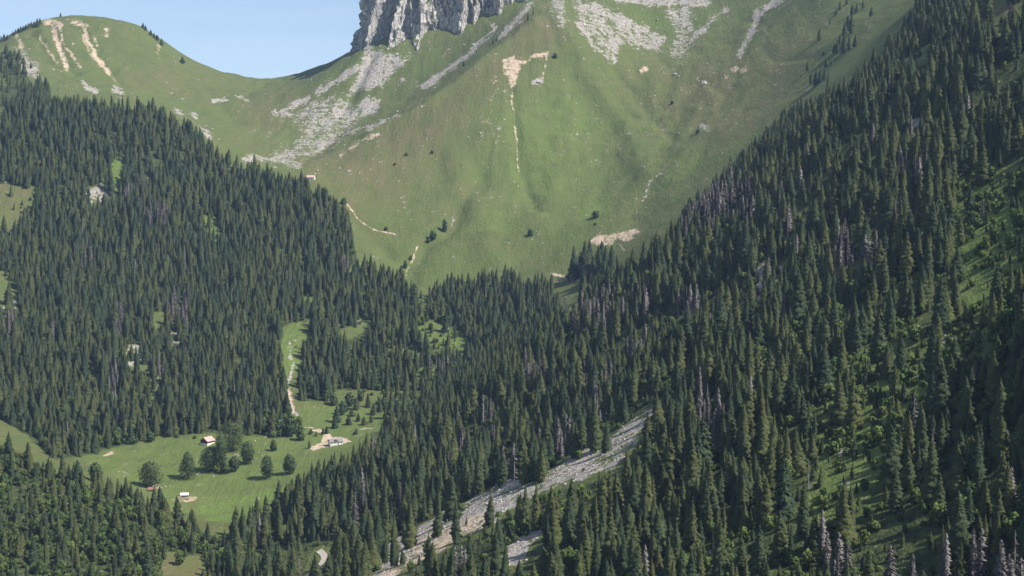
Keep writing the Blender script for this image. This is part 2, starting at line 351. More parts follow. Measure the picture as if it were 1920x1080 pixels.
def new_mesh(name, verts, faces, mat=None, smooth=False):
    me = bpy.data.meshes.new(name)
    me.from_pydata([tuple(v) for v in verts], [], faces)
    if smooth: me.polygons.foreach_set('use_smooth', [True] * len(me.polygons))
    me.update()
    if mat is not None: me.materials.append(mat)
    return me
def nodes_of(name):
    m = bpy.data.materials.new(name); m.use_nodes = True
    nt = m.node_tree
    b = nt.nodes["Principled BSDF"]
    b.inputs["Roughness"].default_value = 0.95
    b.inputs["Specular IOR Level"].default_value = 0.1
    return m, nt, b
def N(nt, t, **kw):
    n = nt.nodes.new(t)
    for k, v in kw.items(): setattr(n, k, v)
    return n
def noise(nt, vec, scale, detail=4, rough=0.6):
    n = N(nt, "ShaderNodeTexNoise"); n.inputs["Scale"].default_value = scale; n.inputs["Detail"].default_value = detail; n.inputs["Roughness"].default_value = rough
    nt.links.new(vec, n.inputs["Vector"])
    return n.outputs["Fac"]
def mix(nt, fac, a, b):
    n = N(nt, "ShaderNodeMix", data_type='RGBA')
    for s, v in ((0, fac), (6, a), (7, b)):
        if hasattr(v, "is_linked"): nt.links.new(v, n.inputs[s])
        else: n.inputs[s].default_value = v if s == 0 else (*v, 1)
    return n.outputs[2]
def math_(nt, op, a, b=None, c=None):
    n = N(nt, "ShaderNodeMath", operation=op)
    for i, v in enumerate((a, b, c)):
        if v is None: continue
        if hasattr(v, "is_linked"): nt.links.new(v, n.inputs[i])
        else: n.inputs[i].default_value = v
    return n.outputs[0]
def ramp(nt, v, lo, hi):
    n = N(nt, "ShaderNodeMapRange", interpolation_type='SMOOTHSTEP')
    n.inputs[1].default_value = lo; n.inputs[2].default_value = hi
    nt.links.new(v, n.inputs[0])
    return n.outputs[0]
def attr(nt, name):
    return N(nt, "ShaderNodeAttribute", attribute_name=name).outputs["Fac"]

def flat_mat(name, c, var=0.15, scale=1.5):
    m, nt, b = nodes_of(name)
    tc = N(nt, "ShaderNodeTexCoord").outputs["Object"]
    n = noise(nt, tc, scale, 4)
    c1 = tuple(x * (1 - var) for x in c); c2 = tuple(min(1, x * (1 + var)) for x in c)
    nt.links.new(mix(nt, ramp(nt, n, .3, .7), c1, c2), b.inputs["Base Color"])
    return m
def foliage_mat(name, c1, c2, c3):
    m, nt, b = nodes_of(name)
    oi = N(nt, "ShaderNodeObjectInfo").outputs["Random"]
    tc = N(nt, "ShaderNodeTexCoord").outputs["Object"]
    n = noise(nt, tc, 0.9, 2)
    c = mix(nt, ramp(nt, oi, 0.0, 1.0), c1, c2)
    c = mix(nt, math_(nt, 'MULTIPLY', ramp(nt, n, .4, .75), .65), c, c3)
    nt.links.new(c, b.inputs["Base Color"])
    return m
def ground_mat():
    m, nt, b = nodes_of("alpine_ground")
    pos = N(nt, "ShaderNodeNewGeometry").outputs["Position"]
    mp = N(nt, "ShaderNodeMapping"); mp.inputs["Scale"].default_value = (1, 0.22, 0.22); nt.links.new(pos, mp.inputs["Vector"])
    st = mp.outputs[0]
    big = noise(nt, pos, 0.006, 5); mid = noise(nt, pos, 0.035, 5, .65); fine = noise(nt, pos, 0.16, 4, .7); tiny = noise(nt, pos, 0.7, 3, .7); spk = noise(nt, pos, 0.075, 6, .72)
    streak = noise(nt, st, 0.045, 5, .65)
    g = mix(nt, ramp(nt, mid, .35, .65), (.092, .118, .040), (.116, .130, .047))
    g = mix(nt, math_(nt, 'MULTIPLY', ramp(nt, streak, .5, .72), .6), g, (.142, .126, .058))
    g = mix(nt, math_(nt, 'MULTIPLY', ramp(nt, big, .45, .65), .5), g, (.104, .144, .040))
    g = mix(nt, math_(nt, 'MULTIPLY', ramp(nt, math_(nt, 'ADD', math_(nt, 'MULTIPLY', fine, .5), math_(nt, 'MULTIPLY', spk, .5)), .5, .66), .6), g, (.058, .084, .032))
    dry = math_(nt, 'MULTIPLY', attr(nt, "dry"), ramp(nt, math_(nt, 'ADD', math_(nt, 'MULTIPLY', streak, .6), math_(nt, 'MULTIPLY', fine, .4)), .3, .62))
    g = mix(nt, dry, g, (.145, .120, .060))
    lush = math_(nt, 'MULTIPLY', attr(nt, "lush"), ramp(nt, mid, .2, .6))
    g = mix(nt, lush, g, (.128, .180, .046))
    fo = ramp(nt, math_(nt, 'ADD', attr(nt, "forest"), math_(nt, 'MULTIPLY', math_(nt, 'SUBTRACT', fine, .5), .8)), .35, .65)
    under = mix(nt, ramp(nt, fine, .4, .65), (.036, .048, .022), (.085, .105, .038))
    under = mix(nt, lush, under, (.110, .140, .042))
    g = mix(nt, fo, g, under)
    nz = math_(nt, 'ADD', math_(nt, 'MULTIPLY', fine, .35), math_(nt, 'ADD', math_(nt, 'MULTIPLY', streak, .4), math_(nt, 'MULTIPLY', spk, .65)))   # mean ~ .7
    sm = ramp(nt, math_(nt, 'ADD', math_(nt, 'MULTIPLY', attr(nt, "soil"), .84), math_(nt, 'MULTIPLY', math_(nt, 'SUBTRACT', nz, .7), 2.6)), .36, .78)
    soil = mix(nt, ramp(nt, fine, .35, .68), (.43, .315, .215), (.56, .455, .355))
    g = mix(nt, sm, g, soil)
    rm = ramp(nt, math_(nt, 'ADD', math_(nt, 'MULTIPLY', attr(nt, "rock"), .88), math_(nt, 'MULTIPLY', math_(nt, 'SUBTRACT', nz, .7), 4.2)), .42, .74)
    rock = mix(nt, ramp(nt, fine, .35, .7), (.25, .226, .20), (.44, .40, .355))
    rock = mix(nt, math_(nt, 'MULTIPLY', ramp(nt, tiny, .5, .7), .5), rock, (.15, .142, .13))
    rs = math_(nt, 'MULTIPLY', ramp(nt, math_(nt, 'ADD', attr(nt, "soil"), math_(nt, 'SUBTRACT', streak, .5)), .25, .65), .85)
    g = mix(nt, rm, g, mix(nt, rs, rock, soil))
    nt.links.new(g, b.inputs["Base Color"])
    bp = N(nt, "ShaderNodeBump"); bp.inputs["Strength"].default_value = 0.85; bp.inputs["Distance"].default_value = 5.0
    nt.links.new(math_(nt, 'ADD', math_(nt, 'MULTIPLY', fine, .6), math_(nt, 'ADD', math_(nt, 'MULTIPLY', tiny, .2), math_(nt, 'MULTIPLY', streak, 1.0))), bp.inputs["Height"])
    nt.links.new(bp.outputs[0], b.inputs["Normal"])
    return m
def cliff_mat():
    m, nt, b = nodes_of("limestone")
    pos = N(nt, "ShaderNodeNewGeometry").outputs["Position"]
    mp = N(nt, "ShaderNodeMapping"); mp.inputs["Scale"].default_value = (1, 1, .2); nt.links.new(pos, mp.inputs["Vector"])
    s = noise(nt, mp.outputs[0], 0.06, 6, .7); f = noise(nt, pos, 0.05, 6, .7); big = noise(nt, pos, 0.015, 4)
    c = mix(nt, ramp(nt, s, .35, .65), (.29, .275, .255), (.50, .47, .435))
    c = mix(nt, math_(nt, 'MULTIPLY', ramp(nt, f, .55, .72), .6), c, (.20, .19, .18))
    c = mix(nt, math_(nt, 'MULTIPLY', ramp(nt, big, .5, .7), .5), c, (.42, .36, .29))
    vo = N(nt, "ShaderNodeTexVoronoi", feature='DISTANCE_TO_EDGE'); vo.inputs["Scale"].default_value = 0.075
    mp2 = N(nt, "ShaderNodeMapping"); mp2.inputs["Scale"].default_value = (1, 1, .33); mp2.inputs["Rotation"].default_value = (.15, .12, 0)
    wob = N(nt, "ShaderNodeVectorMath", operation='MULTIPLY_ADD'); nv = N(nt, "ShaderNodeTexNoise"); nv.inputs["Scale"].default_value = .05; nv.inputs["Detail"].default_value = 4; nt.links.new(pos, nv.inputs["Vector"])
    nt.links.new(nv.outputs["Color"], wob.inputs[0]); wob.inputs[1].default_value = (22, 22, 22); nt.links.new(pos, wob.inputs[2])
    nt.links.new(wob.outputs[0], mp2.inputs["Vector"]); nt.links.new(mp2.outputs[0], vo.inputs["Vector"])
    crack = ramp(nt, vo.outputs["Distance"], .0, .10)
    c = mix(nt, math_(nt, 'ADD', math_(nt, 'MULTIPLY', crack, .6), .4), (.13, .12, .11), c)
    nz = N(nt, "ShaderNodeSeparateXYZ"); nt.links.new(N(nt, "ShaderNodeNewGeometry").outputs["Normal"], nz.inputs[0])
    c = mix(nt, ramp(nt, math_(nt, 'ADD', nz.outputs[2], math_(nt, 'MULTIPLY', f, .5)), .78, .95), c, (.085, .11, .045))
    nt.links.new(c, b.inputs["Base Color"])
    bp = N(nt, "ShaderNodeBump"); bp.inputs["Strength"].default_value = 0.8; bp.inputs["Distance"].default_value = 6
    nt.links.new(math_(nt, 'ADD', s, math_(nt, 'MULTIPLY', crack, .6)), bp.inputs["Height"]); nt.links.new(bp.outputs[0], b.inputs["Normal"])
    return m

M_GROUND = ground_mat()
M_CLIFF = cliff_mat()
M_SPRUCE = foliage_mat("spruce_needles", (.034, .054, .031), (.080, .090, .034), (.052, .072, .034))
M_LEAF = foliage_mat("broad_leaves", (.066, .110, .034), (.112, .145, .042), (.050, .080, .026))
M_MAPLE = foliage_mat("maple_leaves", (.066, .100, .044), (.086, .118, .048), (.052, .084, .038))
M_DEAD = foliage_mat("bare_twigs", (.165, .153, .146), (.235, .222, .213), (.120, .110, .104))
M_BARK = flat_mat("bark", (.11, .09, .07), .3, 3)
M_GREYWOOD = flat_mat("weathered_wood", (.30, .275, .25), .25, 3)
M_STONE = flat_mat("pale_limestone", (.44, .41, .37), .25, .8)
M_ROAD = flat_mat("gravel_road", (.40, .36, .31), .12, .5)

# ------------------------------------------------------------------ ground sheet
def angles():
    core = np.linspace(R(-23.5), R(23.5), 760)
    side = np.concatenate([np.linspace(R(23.5), R(40), 60)[1:], np.linspace(R(40), R(180), 60)[1:]])
    return np.concatenate([-side[::-1][1:], core, side])
def radii():
    a = np.geomspace(15, 480, 45)
    b = np.linspace(480, 1300, 200)[1:]
    c = np.linspace(1300, 3650, 640)[1:]
    d = np.geomspace(3650, 9500, 50)[1:]
    return np.concatenate([a, b, c, d])
TH, RR = angles(), radii()
na, nr = len(TH), len(RR)
GX = (RR[:, None] * np.sin(TH)[None]).ravel()
GY = (RR[:, None] * np.cos(TH)[None]).ravel()
GZ = height(GX, GY)
gpx, gpy, gdep = project(GX, GY, GZ)
jx = gpx + 7 * fbm(GX / 25, GY / 25, 3, 61); jy = gpy + 7 * fbm(GX / 25, GY / 25, 3, 62)
vis = gdep > 300
dd = np.where(vis, gdep, 0)
A_ROCK = cover(ROCK, jx, jy, dd); A_SOIL = cover(SOIL, gpx + .4 * (jx - gpx), gpy + .4 * (jy - gpy), dd); A_DRY = cover(DRY, jx, jy, dd); A_LUSH = cover(LUSH, jx, jy, dd)
FORESTS = [('p', F_LEFT, 8, 1, (1500, 2720)), ('p', F_MID, 6, 1, (1500, 2450)), ('p', F_GROUP, 6, 1, (1900, 2600)), ('p', F_RIGHT, 8, 1, (420, 2250)), ('p', F_LOW, 8, 1, (900, 1520)), ('p', F_CREST, 5, 1, (2400, 3500))]
A_FOR = cover(FORESTS, gpx, gpy, dd)
for gp, p in GLADES: A_FOR *= 1 - min(1.0, .25 + p) * sstep(-4, 4, sd_poly(jx, jy, gp))
idx = np.arange(na * nr).reshape(nr, na)
q = np.stack([idx[:-1, :], np.roll(idx, -1, 1)[:-1, :], np.roll(idx, -1, 1)[1:, :], idx[1:, :]], -1).reshape(-1, 4)
q = q[:, ::-1]
me = bpy.data.meshes.new("ground")
me.vertices.add(na * nr); me.vertices.foreach_set("co", np.stack([GX, GY, GZ], 1).ravel().astype(np.float32))
me.loops.add(q.size); me.loops.foreach_set("vertex_index", q.ravel().astype(np.int32))
me.polygons.add(len(q)); me.polygons.foreach_set("loop_start", (np.arange(len(q)) * 4).astype(np.int32))
me.update(calc_edges=True)
me.polygons.foreach_set("use_smooth", np.ones(len(q), bool))
for nm, arr in (("rock", A_ROCK), ("soil", A_SOIL), ("dry", A_DRY), ("lush", A_LUSH), ("forest", A_FOR)):
    a = me.attributes.new(nm, 'FLOAT', 'POINT'); a.data.foreach_set("value", arr.astype(np.float32))
me.update()
ground = link("ground", me, None, M_GROUND)
ground['kind'] = 'structure'
ground['label'] = "grassy alpine valley and mountain slopes with pale scree runs"

# ------------------------------------------------------------------ rock walls on the summit
def rock_wall(name, foot, top, seed, label, lean=0.34):
    P = []
    for px, py, Y in foot: P.append(pix2pos(px, py, Y)[:2])
    P = np.array(P)
    seg = np.sqrt(((P[1:] - P[:-1]) ** 2).sum(1)); s = np.concatenate([[0], np.cumsum(seg)])
    ns = int(s[-1] / 2.2); nh = 130
    t = np.linspace(0, s[-1], ns)
    bx = np.interp(t, s, P[:, 0]); by = np.interp(t, s, P[:, 1])
    k = np.ones(25) / 25
    bx = np.convolve(np.pad(bx, 12, 'edge'), k, 'valid'); by = np.convolve(np.pad(by, 12, 'edge'), k, 'valid')
    tx, ty = np.gradient(bx), np.gradient(by); L = np.hypot(tx, ty); nx, ny = ty / L, -tx / L
    gz = height(bx, by)
    hh = np.linspace(-110, top, nh)
    T, Hh = np.meshgrid(t, hh)
    def ridge(x, y, sd):
        return 1 - np.abs(vnoise(x, y, sd)) * 2
    warp = 22 * fbm(T / 90, Hh / 120, 3, seed)
    ends = sstep(0, 80, T) * sstep(0, 25, s[-1] - T)
    off = 56 * (.25 + .75 * ends) * (ridge((T + warp) / 62, Hh / 420, seed + 1) - .55)
    off += 40 * (ridge((T + 1.3 * warp) / 29, Hh / 150, seed + 2) - .5)
    off += 19 * (ridge((T - warp) / 12, Hh / 48, seed + 3) - .5) + 7 * (ridge((T + warp) / 5.5, Hh / 18, seed + 4) - .5)
    off += 10 * fbm(T / 30, Hh / 30, 3, seed + 9)
    hw = Hh + 18 * fbm(T / 70, Hh / 200, 3, seed + 11)
    off -= lean * (.55 * Hh + .45 * (np.floor(hw / 31) * 31 + 31 * sstep(.55, 1.0, hw / 31 - np.floor(hw / 31)))) + 4
    X = bx[None] + nx[None] * off; Y = by[None] + ny[None] * off; Z = gz[None] + Hh
    # cap going back from the brow
    back = [np.stack([X[-1] - nx * d, Y[-1] - ny * d, Z[-1] + r], 1) for d, r in ((40, 18), (160, 10), (320, -160))]
    V = np.concatenate([np.stack([X.ravel(), Y.ravel(), Z.ravel()], 1)] + back)
    n2 = nh + 3
    ii = np.arange(n2 * ns).reshape(n2, ns)
    F = np.stack([ii[:-1, :-1], ii[:-1, 1:], ii[1:, 1:], ii[1:, :-1]], -1).reshape(-1, 4)
    o = link(name, new_mesh(name, V, [tuple(map(int, f)) for f in F], M_CLIFF), None)
    o['kind'] = 'structure'; o['label'] = label
    return o
rock_wall("cliff", [(680,130,3560),(672,110,3470),(700,99,3390),(745,86,3320),(800,74,3300),(870,58,3320),(930,46,3310),(985,34,3330),(1022,12,3350),(1045,-12,3450)], 230, 3,
          "fluted pale limestone cliff rising out of the grass slope, with shaded gullies")
rock_wall("cliff", [(1110,2,3420),(1150,16,3390),(1240,22,3370),(1320,20,3390),(1360,4,3450)], 200, 21, "smaller grey rock band above the scree, cut by the picture's top")


# ------------------------------------------------------------------ tree shapes
JOINT = {}
def tube_trunk(h, r0, r1, r2):
    V, F, Nn = [], [], []
    for zz, q in ((-1.5, r0), (h * .5, r1), (h * .99, r2)):
        V += [(q * math.cos(k * 1.0472), q * math.sin(k * 1.0472), zz) for k in range(6)]
        Nn += [(math.cos(k * 1.0472), math.sin(k * 1.0472), .05) for k in range(6)]
    for l in range(2):
        F += [(l * 6 + k, l * 6 + (k + 1) % 6, l * 6 + 6 + (k + 1) % 6, l * 6 + 6 + k) for k in range(6)]
    return V, F, Nn
def both(cname, tname, V, F, Nn, TV, TF, TN, mc, mt):
    """crown mesh, trunk mesh, and the two joined for the far forest"""
    c = crown_mesh(cname, V, F, Nn, [mc]); t = crown_mesh(tname, TV, TF, TN, [mt])
    n = len(V)
    JOINT[c.name] = (V + TV, F + [tuple(i + n for i in f) for f in TF], Nn + TN, len(F), mc, mt)
    return c, t
def spruce_meshes(seed, h, rad, power, ragged, total=230, lop=.08):
    r = random.Random(seed)
    V, F, Nn = [], [], []
    z0 = h * r.uniform(.05, .12)
    lump = [r.uniform(.78, 1.22) for _ in range(24)]
    for i in range(total):
        t = min(max((i + r.uniform(-4, 4)) / total, 0), .99)
        z = z0 + (h * .97 - z0) * t ** .88
        rr = rad * (1 - t) ** power * (0.72 + .28 * min(1, (t + .05) / .25)) + .22
        if ragged and r.random() < ragged: continue
        a = i * 2.39996 + r.uniform(-.4, .4)
        L = rr * (1 + lop * math.cos(a - seed - z * .12)) * lump[int(a * 1.3 + z * .35) % 24] * r.uniform(.84, 1.12)
        drop = L * r.uniform(.35, .6) * (1 - .4 * t)
        w = max(.32, L * r.uniform(.27, .40))
        dx, dy = math.cos(a), math.sin(a); px, py = -dy, dx
        b = len(V)
        V += [(dx * L * .12, dy * L * .12, z + .35 + L * .12), (dx * L * .6 + px * w, dy * L * .6 + py * w, z - drop * .62 - w * .3), (dx * L * .66, dy * L * .66, z - drop * .35),
              (dx * L * .6 - px * w, dy * L * .6 - py * w, z - drop * .62 - w * .3), (dx * L, dy * L, z - drop * .95), (dx * L * .5, dy * L * .5, z - drop - w * .9)]
        F += [(b, b + 1, b + 2), (b, b + 2, b + 3), (b + 1, b + 4, b + 2), (b + 2, b + 4, b + 3), (b + 1, b + 5, b + 4), (b + 3, b + 4, b + 5)]
        jx, jy, jz = r.gauss(0, .16), r.gauss(0, .16), r.gauss(0, .12)
        for sgn, up in ((0, .75), (.45, .30), (0, .55), (-.45, .30), (0, .12), (0, -.25)):
            Nn.append((dx + px * sgn + jx, dy + py * sgn + jy, up + jz))
    b = len(V)                                      # leader shoot
    V += [(.3, 0, h * .95), (-.15, .26, h * .95), (-.15, -.26, h * .95), (0, 0, h * 1.01)]; F += [(b, b + 1, b + 3), (b + 1, b + 2, b + 3), (b + 2, b, b + 3)]
    Nn += [(1, 0, .3), (-.5, .86, .3), (-.5, -.86, .3), (0, 0, 1)]
    return both("spruce_crown", "spruce_trunk", V, F, Nn, *tube_trunk(h, h * .014 + .12, h * .008, .03), M_SPRUCE, M_BARK)
def dead_meshes(seed, h, full):
    r = random.Random(seed)
    V, F = [], []
    n = int(210 * full) + 16
    for i in range(n):
        t = r.uniform(.10, .97)
        z = h * t; L = (h * .165 * (1 - t) ** .7 + .4) * r.uniform(.6, 1.15)
        a = r.uniform(0, 6.283); dx, dy = math.cos(a), math.sin(a); px, py = -dy, dx
        dr = L * r.uniform(.1, .6); w = r.uniform(.08, .15) if full < .4 else r.uniform(.14, .34)
        b = len(V)
        V += [(0, 0, z + .1), (dx * L * .6 + px * w, dy * L * .6 + py * w, z - dr * .5), (dx * L, dy * L, z - dr), (dx * L * .6 - px * w, dy * L * .6 - py * w, z - dr * .55), (dx * L * .5, dy * L * .5, z - dr * .5 - w * 3)]
        F += [(b, b + 1, b + 2, b + 3), (b, b + 2, b + 4)]
    Nn = [(0, 0, 1)] * len(V)
    for f in F:
        for q in f: Nn[q] = (V[q][0] * 1.0 + .001, V[q][1] * 1.0, .5)
    return both("bare_branches", "bare_trunk", V, F, Nn, *tube_trunk(h, h * .014 + .12, h * .009, .05), M_DEAD, M_GREYWOOD)
def broad_meshes(seed, h, wid, base, nleaf, mat, shape='round', leaf=.75, dense=False):
    """crown of leaf sprays spread through uneven lobes round a limbed trunk"""
    r = random.Random(seed)
    lobes = []
    hc = h * (1 - base)
    nl = 26 if dense else 15
    for i in range(nl):
        a = i * 2.4 + r.uniform(-.4, .4); t = (i + .5) / nl
        if shape == 'round': prof = math.sin(math.pi * (.16 + .80 * t)) ** .7
        else: prof = (1 - t) ** .8 * .95 + .1
        q = wid * .5 * prof * (r.uniform(.35, .6) if dense else r.uniform(.25, .72))
        lobes.append((math.cos(a) * q, math.sin(a) * q, h * base + hc * (.10 + .80 * t), wid * .5 * (r.uniform(.46, .6) if dense else r.uniform(.34, .5)) * (.55 + .45 * prof)))
    V, F, Nn = [], [], []
    for i in range(nleaf):
        cx, cy, cz, cr = r.choice(lobes)
        d = Vector((r.gauss(0, 1), r.gauss(0, 1), r.gauss(0, 1) + .25)).normalized()
        q = cr * r.uniform(.62, 1.06)
        c = Vector((cx, cy, cz)) + d * q
        nrm = (d + Vector((r.gauss(0, .5), r.gauss(0, .5), r.gauss(0, .5)))).normalized()
        u = nrm.orthogonal().normalized(); u.rotate(Matrix.Rotation(r.uniform(0, 6.28), 3, nrm)); v = nrm.cross(u)
        s = leaf * r.uniform(.6, 1.25)
        b = len(V)
        V += [c + u * s, c + v * s * .8 + nrm * .2, c - u * s * .9, c - v * s * .8 - nrm * .15]
        F += [(b, b + 1, b + 2, b + 3)]
        g = (d + Vector((c.x, c.y, c.z - h * (base + (1 - base) * .45))) * (1.1 / wid) + Vector((r.gauss(0, .2), r.gauss(0, .2), r.gauss(0, .2)))).normalized()
        Nn += [g] * 4
    CV, CF = V, F
    V, F = [], []
    def tube(p0, p1, r0, r1):
        d = (p1 - p0).normalized(); u = d.orthogonal().normalized(); v = d.cross(u); b = len(V)
        for p, q in ((p0, r0), (p1, r1)):
            for k in range(5): V.append(p + (u * math.cos(k * 1.2566) + v * math.sin(k * 1.2566)) * q)
        for k in range(5): F.append((b + k, b + (k + 1) % 5, b + 5 + (k + 1) % 5, b + 5 + k))
    top = Vector((r.uniform(-.3, .3), r.uniform(-.3, .3), h * (base + .15)))
    tube(Vector((0, 0, -1)), top, wid * .04 + .12, wid * .03 + .08)
    for cx, cy, cz, cr in lobes[2:13:2]:
        tube(top - Vector((0, 0, .4)), Vector((cx, cy, cz)), wid * .022 + .05, .05)
    return both("leafy_crown", "limbed_trunk", CV, CF, Nn, V, F, [(v[0], v[1], .1) if abs(v[0]) + abs(v[1]) > 1e-4 else (0, 0, 1) for v in V], mat, M_BARK)

SPRUCE = [spruce_meshes(1, 25, 4.8, .80, .04), spruce_meshes(2, 25, 4.1, .72, .08), spruce_meshes(3, 25, 5.6, .92, .03), spruce_meshes(4, 25, 4.3, .62, .22), spruce_meshes(5, 25, 4.6, .85, .08),
          spruce_meshes(6, 25, 3.6, .70, .14), spruce_meshes(7, 25, 4.6, .72, .12, 220, .35), spruce_meshes(8, 25, 3.2, .95, .10), spruce_meshes(9, 25, 4.9, .50, .10, 230, .15), spruce_meshes(10, 25, 4.2, .66, .38, 210, .28)]
DEAD = [dead_meshes(11, 24, 1.0), dead_meshes(12, 24, .75), dead_meshes(13, 22, .25), dead_meshes(14, 24, 1.3), dead_meshes(15, 19, .08)]
BROAD = [broad_meshes(21, 10, 8, .10, 420, M_LEAF), broad_meshes(22, 8, 7.5, .06, 420, M_LEAF), broad_meshes(23, 12, 8, .12, 420, M_LEAF), broad_meshes(24, 4.5, 6, .02, 260, M_LEAF, leaf=.6)]
PROTO = {0: SPRUCE, 1: BROAD, 2: DEAD}
PROTO_H = {0: [25] * 10, 1: [10, 8, 12, 4.5], 2: [24, 24, 22, 24, 19]}

# ------------------------------------------------------------------ where the trees stand
STEP = 7.7
cxs = np.arange(-1300, 900, STEP); cys = np.arange(430, 3450, STEP)
TX, TY = np.meshgrid(cxs, cys); TX = TX.ravel() + rng.uniform(-.48, .48, TX.size) * STEP; TY = TY.ravel() + rng.uniform(-.48, .48, TY.size) * STEP
k = np.abs(TX / TY) < .46
TX, TY = TX[k], TY[k]
TZ = height(TX, TY)
tpx, tpy, tdep = project(TX, TY, TZ)
def inside(poly, x, y): return sd_poly(x, y, poly) > 0
wob = 5 * fbm(TX / 18, TY / 18, 2, 91)
zone = np.zeros(len(TX), int)
for zi, (kd, poly, f, s, (d0, d1)) in enumerate(FORESTS):
    k = np.nonzero((tdep > d0) & (tdep < d1) & (zone == 0))[0]
    zone[k[inside(poly, tpx[k] + wob[k], tpy[k] + wob[k])]] = zi + 1
keep = zone > 0
u = rng.random(len(TX))
for poly, p in GLADES:
    k = np.nonzero(keep)[0]
    hp = 25.0 * FPX / tdep[k]
    ins = inside(poly, tpx[k] + 1.3 * wob[k], tpy[k] + 1.3 * wob[k]) | inside(poly, tpx[k] + wob[k], tpy[k] - .35 * hp + wob[k])
    keep[k[ins & (u[k] < min(p, .95))]] = False
    ins = inside(poly, tpx[k] + wob[k], tpy[k] - .72 * hp + 2 * wob[k])
    keep[k[ins & (u[k] < .8 * p)]] = False
dens = fbm(TX / 60, TY / 60, 3, 77) + .5 * fbm(TX / 17, TY / 17, 2, 78)
thin = np.where(zone == 6, .74, np.where(zone == 4, .32, np.where(zone == 5, .42, .12))) + np.where(zone == 4, 1.5, .7) * np.clip(-dens, 0, .6) 
keep &= rng.random(len(TX)) > thin
# clear of the barns and the road
TX, TY, TZ, tpx, tpy, tdep, zone, dens = (a[keep] for a in (TX, TY, TZ, tpx, tpy, tdep, zone, dens))
nT = len(TX)
hgt = rng.normal(1.0, .24, nT).clip(.45, 1.5) * np.where(zone == 5, 20, np.where(zone == 4, 25.5, 24.5)) * (1 + .35 * fbm(TX / 40, TY / 40, 2, 83))
hgt = hgt * np.where(zone == 4, .86 + .14 * sstep(600, 1150, TY), 1.0)
hgt = np.where(rng.random(nT) < .14, hgt * rng.uniform(.35, .6, nT), hgt)
tkind = np.zeros(nT, int)
# broadleaved pockets
BROAD_ZONES = [([(-220,870),(0,870),(260,960),(420,1040),(420,1130),(-220,1280)], .58), ([(1780,330),(1930,330),(2000,520),(1900,560),(1800,470)], .85), ([(1560,660),(1900,600),(1750,780),(1600,980),(1480,990)], .30),
               ([(1250,560),(1920,500),(1920,1250),(1000,1250),(1000,1000)], .13), ([(1480,600),(1920,540),(1920,700),(1640,900),(1500,960)], .25), ([(640,560),(1000,560),(900,760),(720,800)], .14), ([(720,600),(880,600),(880,720),(720,720)], .22), ([(250,700),(480,720),(560,810),(330,815)], .18), ([(360,380),(430,380),(440,480),(390,480)], .25), ([(640,740),(790,740),(780,800),(640,790)], .35),
               ([(600,380),(660,400),(670,490),(610,470)], .55), ([(1380,690),(1440,650),(1460,720),(1420,740)], .7), ([(100,740),(300,800),(230,850),(60,840)], .3), ([(500,780),(580,780),(575,830),(500,830)], .6)]
for poly, p in BROAD_ZONES:
    ins = inside(poly, tpx, tpy)
    tkind[ins & (rng.random(nT) < p)] = 1
tkind[(rng.random(nT) < .03)] = 1
# standing dead spruces, in patches
DEAD_AT = [(1330,390,38,40,.75),(1395,395,26,45,.6),(1350,330,30,25,.35),(1270,420,30,30,.45),(1290,590,30,40,.5),(1100,600,45,35,.55),(1150,580,25,30,.6),(1210,590,18,40,.5),(1600,490,48,30,.7),(1570,440,30,25,.3),
           (1700,320,40,25,.55),(1715,290,30,60,.35),(1335,790,34,42,.7),(1310,760,25,30,.4),(1000,710,22,30,.6),(955,880,14,24,.8),(1040,840,35,20,.45),(870,850,12,30,.6),(920,800,24,30,.35),(1110,720,40,30,.22),
           (1560,1080,35,60,.75),(1690,1110,45,60,.75),(1640,1000,25,25,.4),(1890,1120,45,70,.8),(1820,1100,22,50,.6),(1740,800,40,50,.25),(1520,900,14,22,.6),(880,1080,30,30,.45),(1120,790,20,30,.35),
           (295,405,26,22,.55),(335,575,22,22,.65),(160,480,20,30,.3),(222,605,10,25,.6),(350,610,9,18,.7),(210,720,12,40,.5),(300,690,9,25,.4),(20,615,18,22,.5),(648,505,16,16,.7),(800,560,8,18,.5),(240,365,18,14,.4),(270,340,12,14,.4),
           (1640,240,40,25,.3),(1460,360,60,30,.18),(1180,660,40,30,.2),(820,690,20,20,.2),(1900,900,40,60,.25),(100,640,30,20,.15),(1480,420,20,30,.4),(1520,400,14,30,.4)]
for x, y, rx, ry, p in DEAD_AT:
    ins = ((tpx - x) / rx) ** 2 + ((tpy - y - 12) / ry) ** 2 < 1
    tkind[ins & (rng.random(nT) < min(1.35 * p, .9))] = 2
tkind[(rng.random(nT) < .022) & (zone == 4)] = 2
tkind[(rng.random(nT) < .012) & (zone == 1)] = 2
proto = np.where(tkind == 0, rng.integers(0, 10, nT), np.where(tkind == 1, rng.integers(0, 4, nT), rng.choice(5, nT, p=[.32, .26, .13, .22, .07])))
hgt = np.where(tkind == 1, np.choose(proto.clip(0, 3), PROTO_H[1]) * rng.uniform(.7, 1.35, nT), np.where(tkind == 2, hgt.clip(16, 30), hgt))
ph = np.array([PROTO_H[int(a)][int(b)] for a, b in zip(tkind, proto)], float)
sz = hgt / ph
sx = sz * rng.uniform(.85, 1.3, nT) * np.where((tkind == 0) & (hgt < 14), 1.25, 1.0)
rz = rng.uniform(0, 6.283, nT)

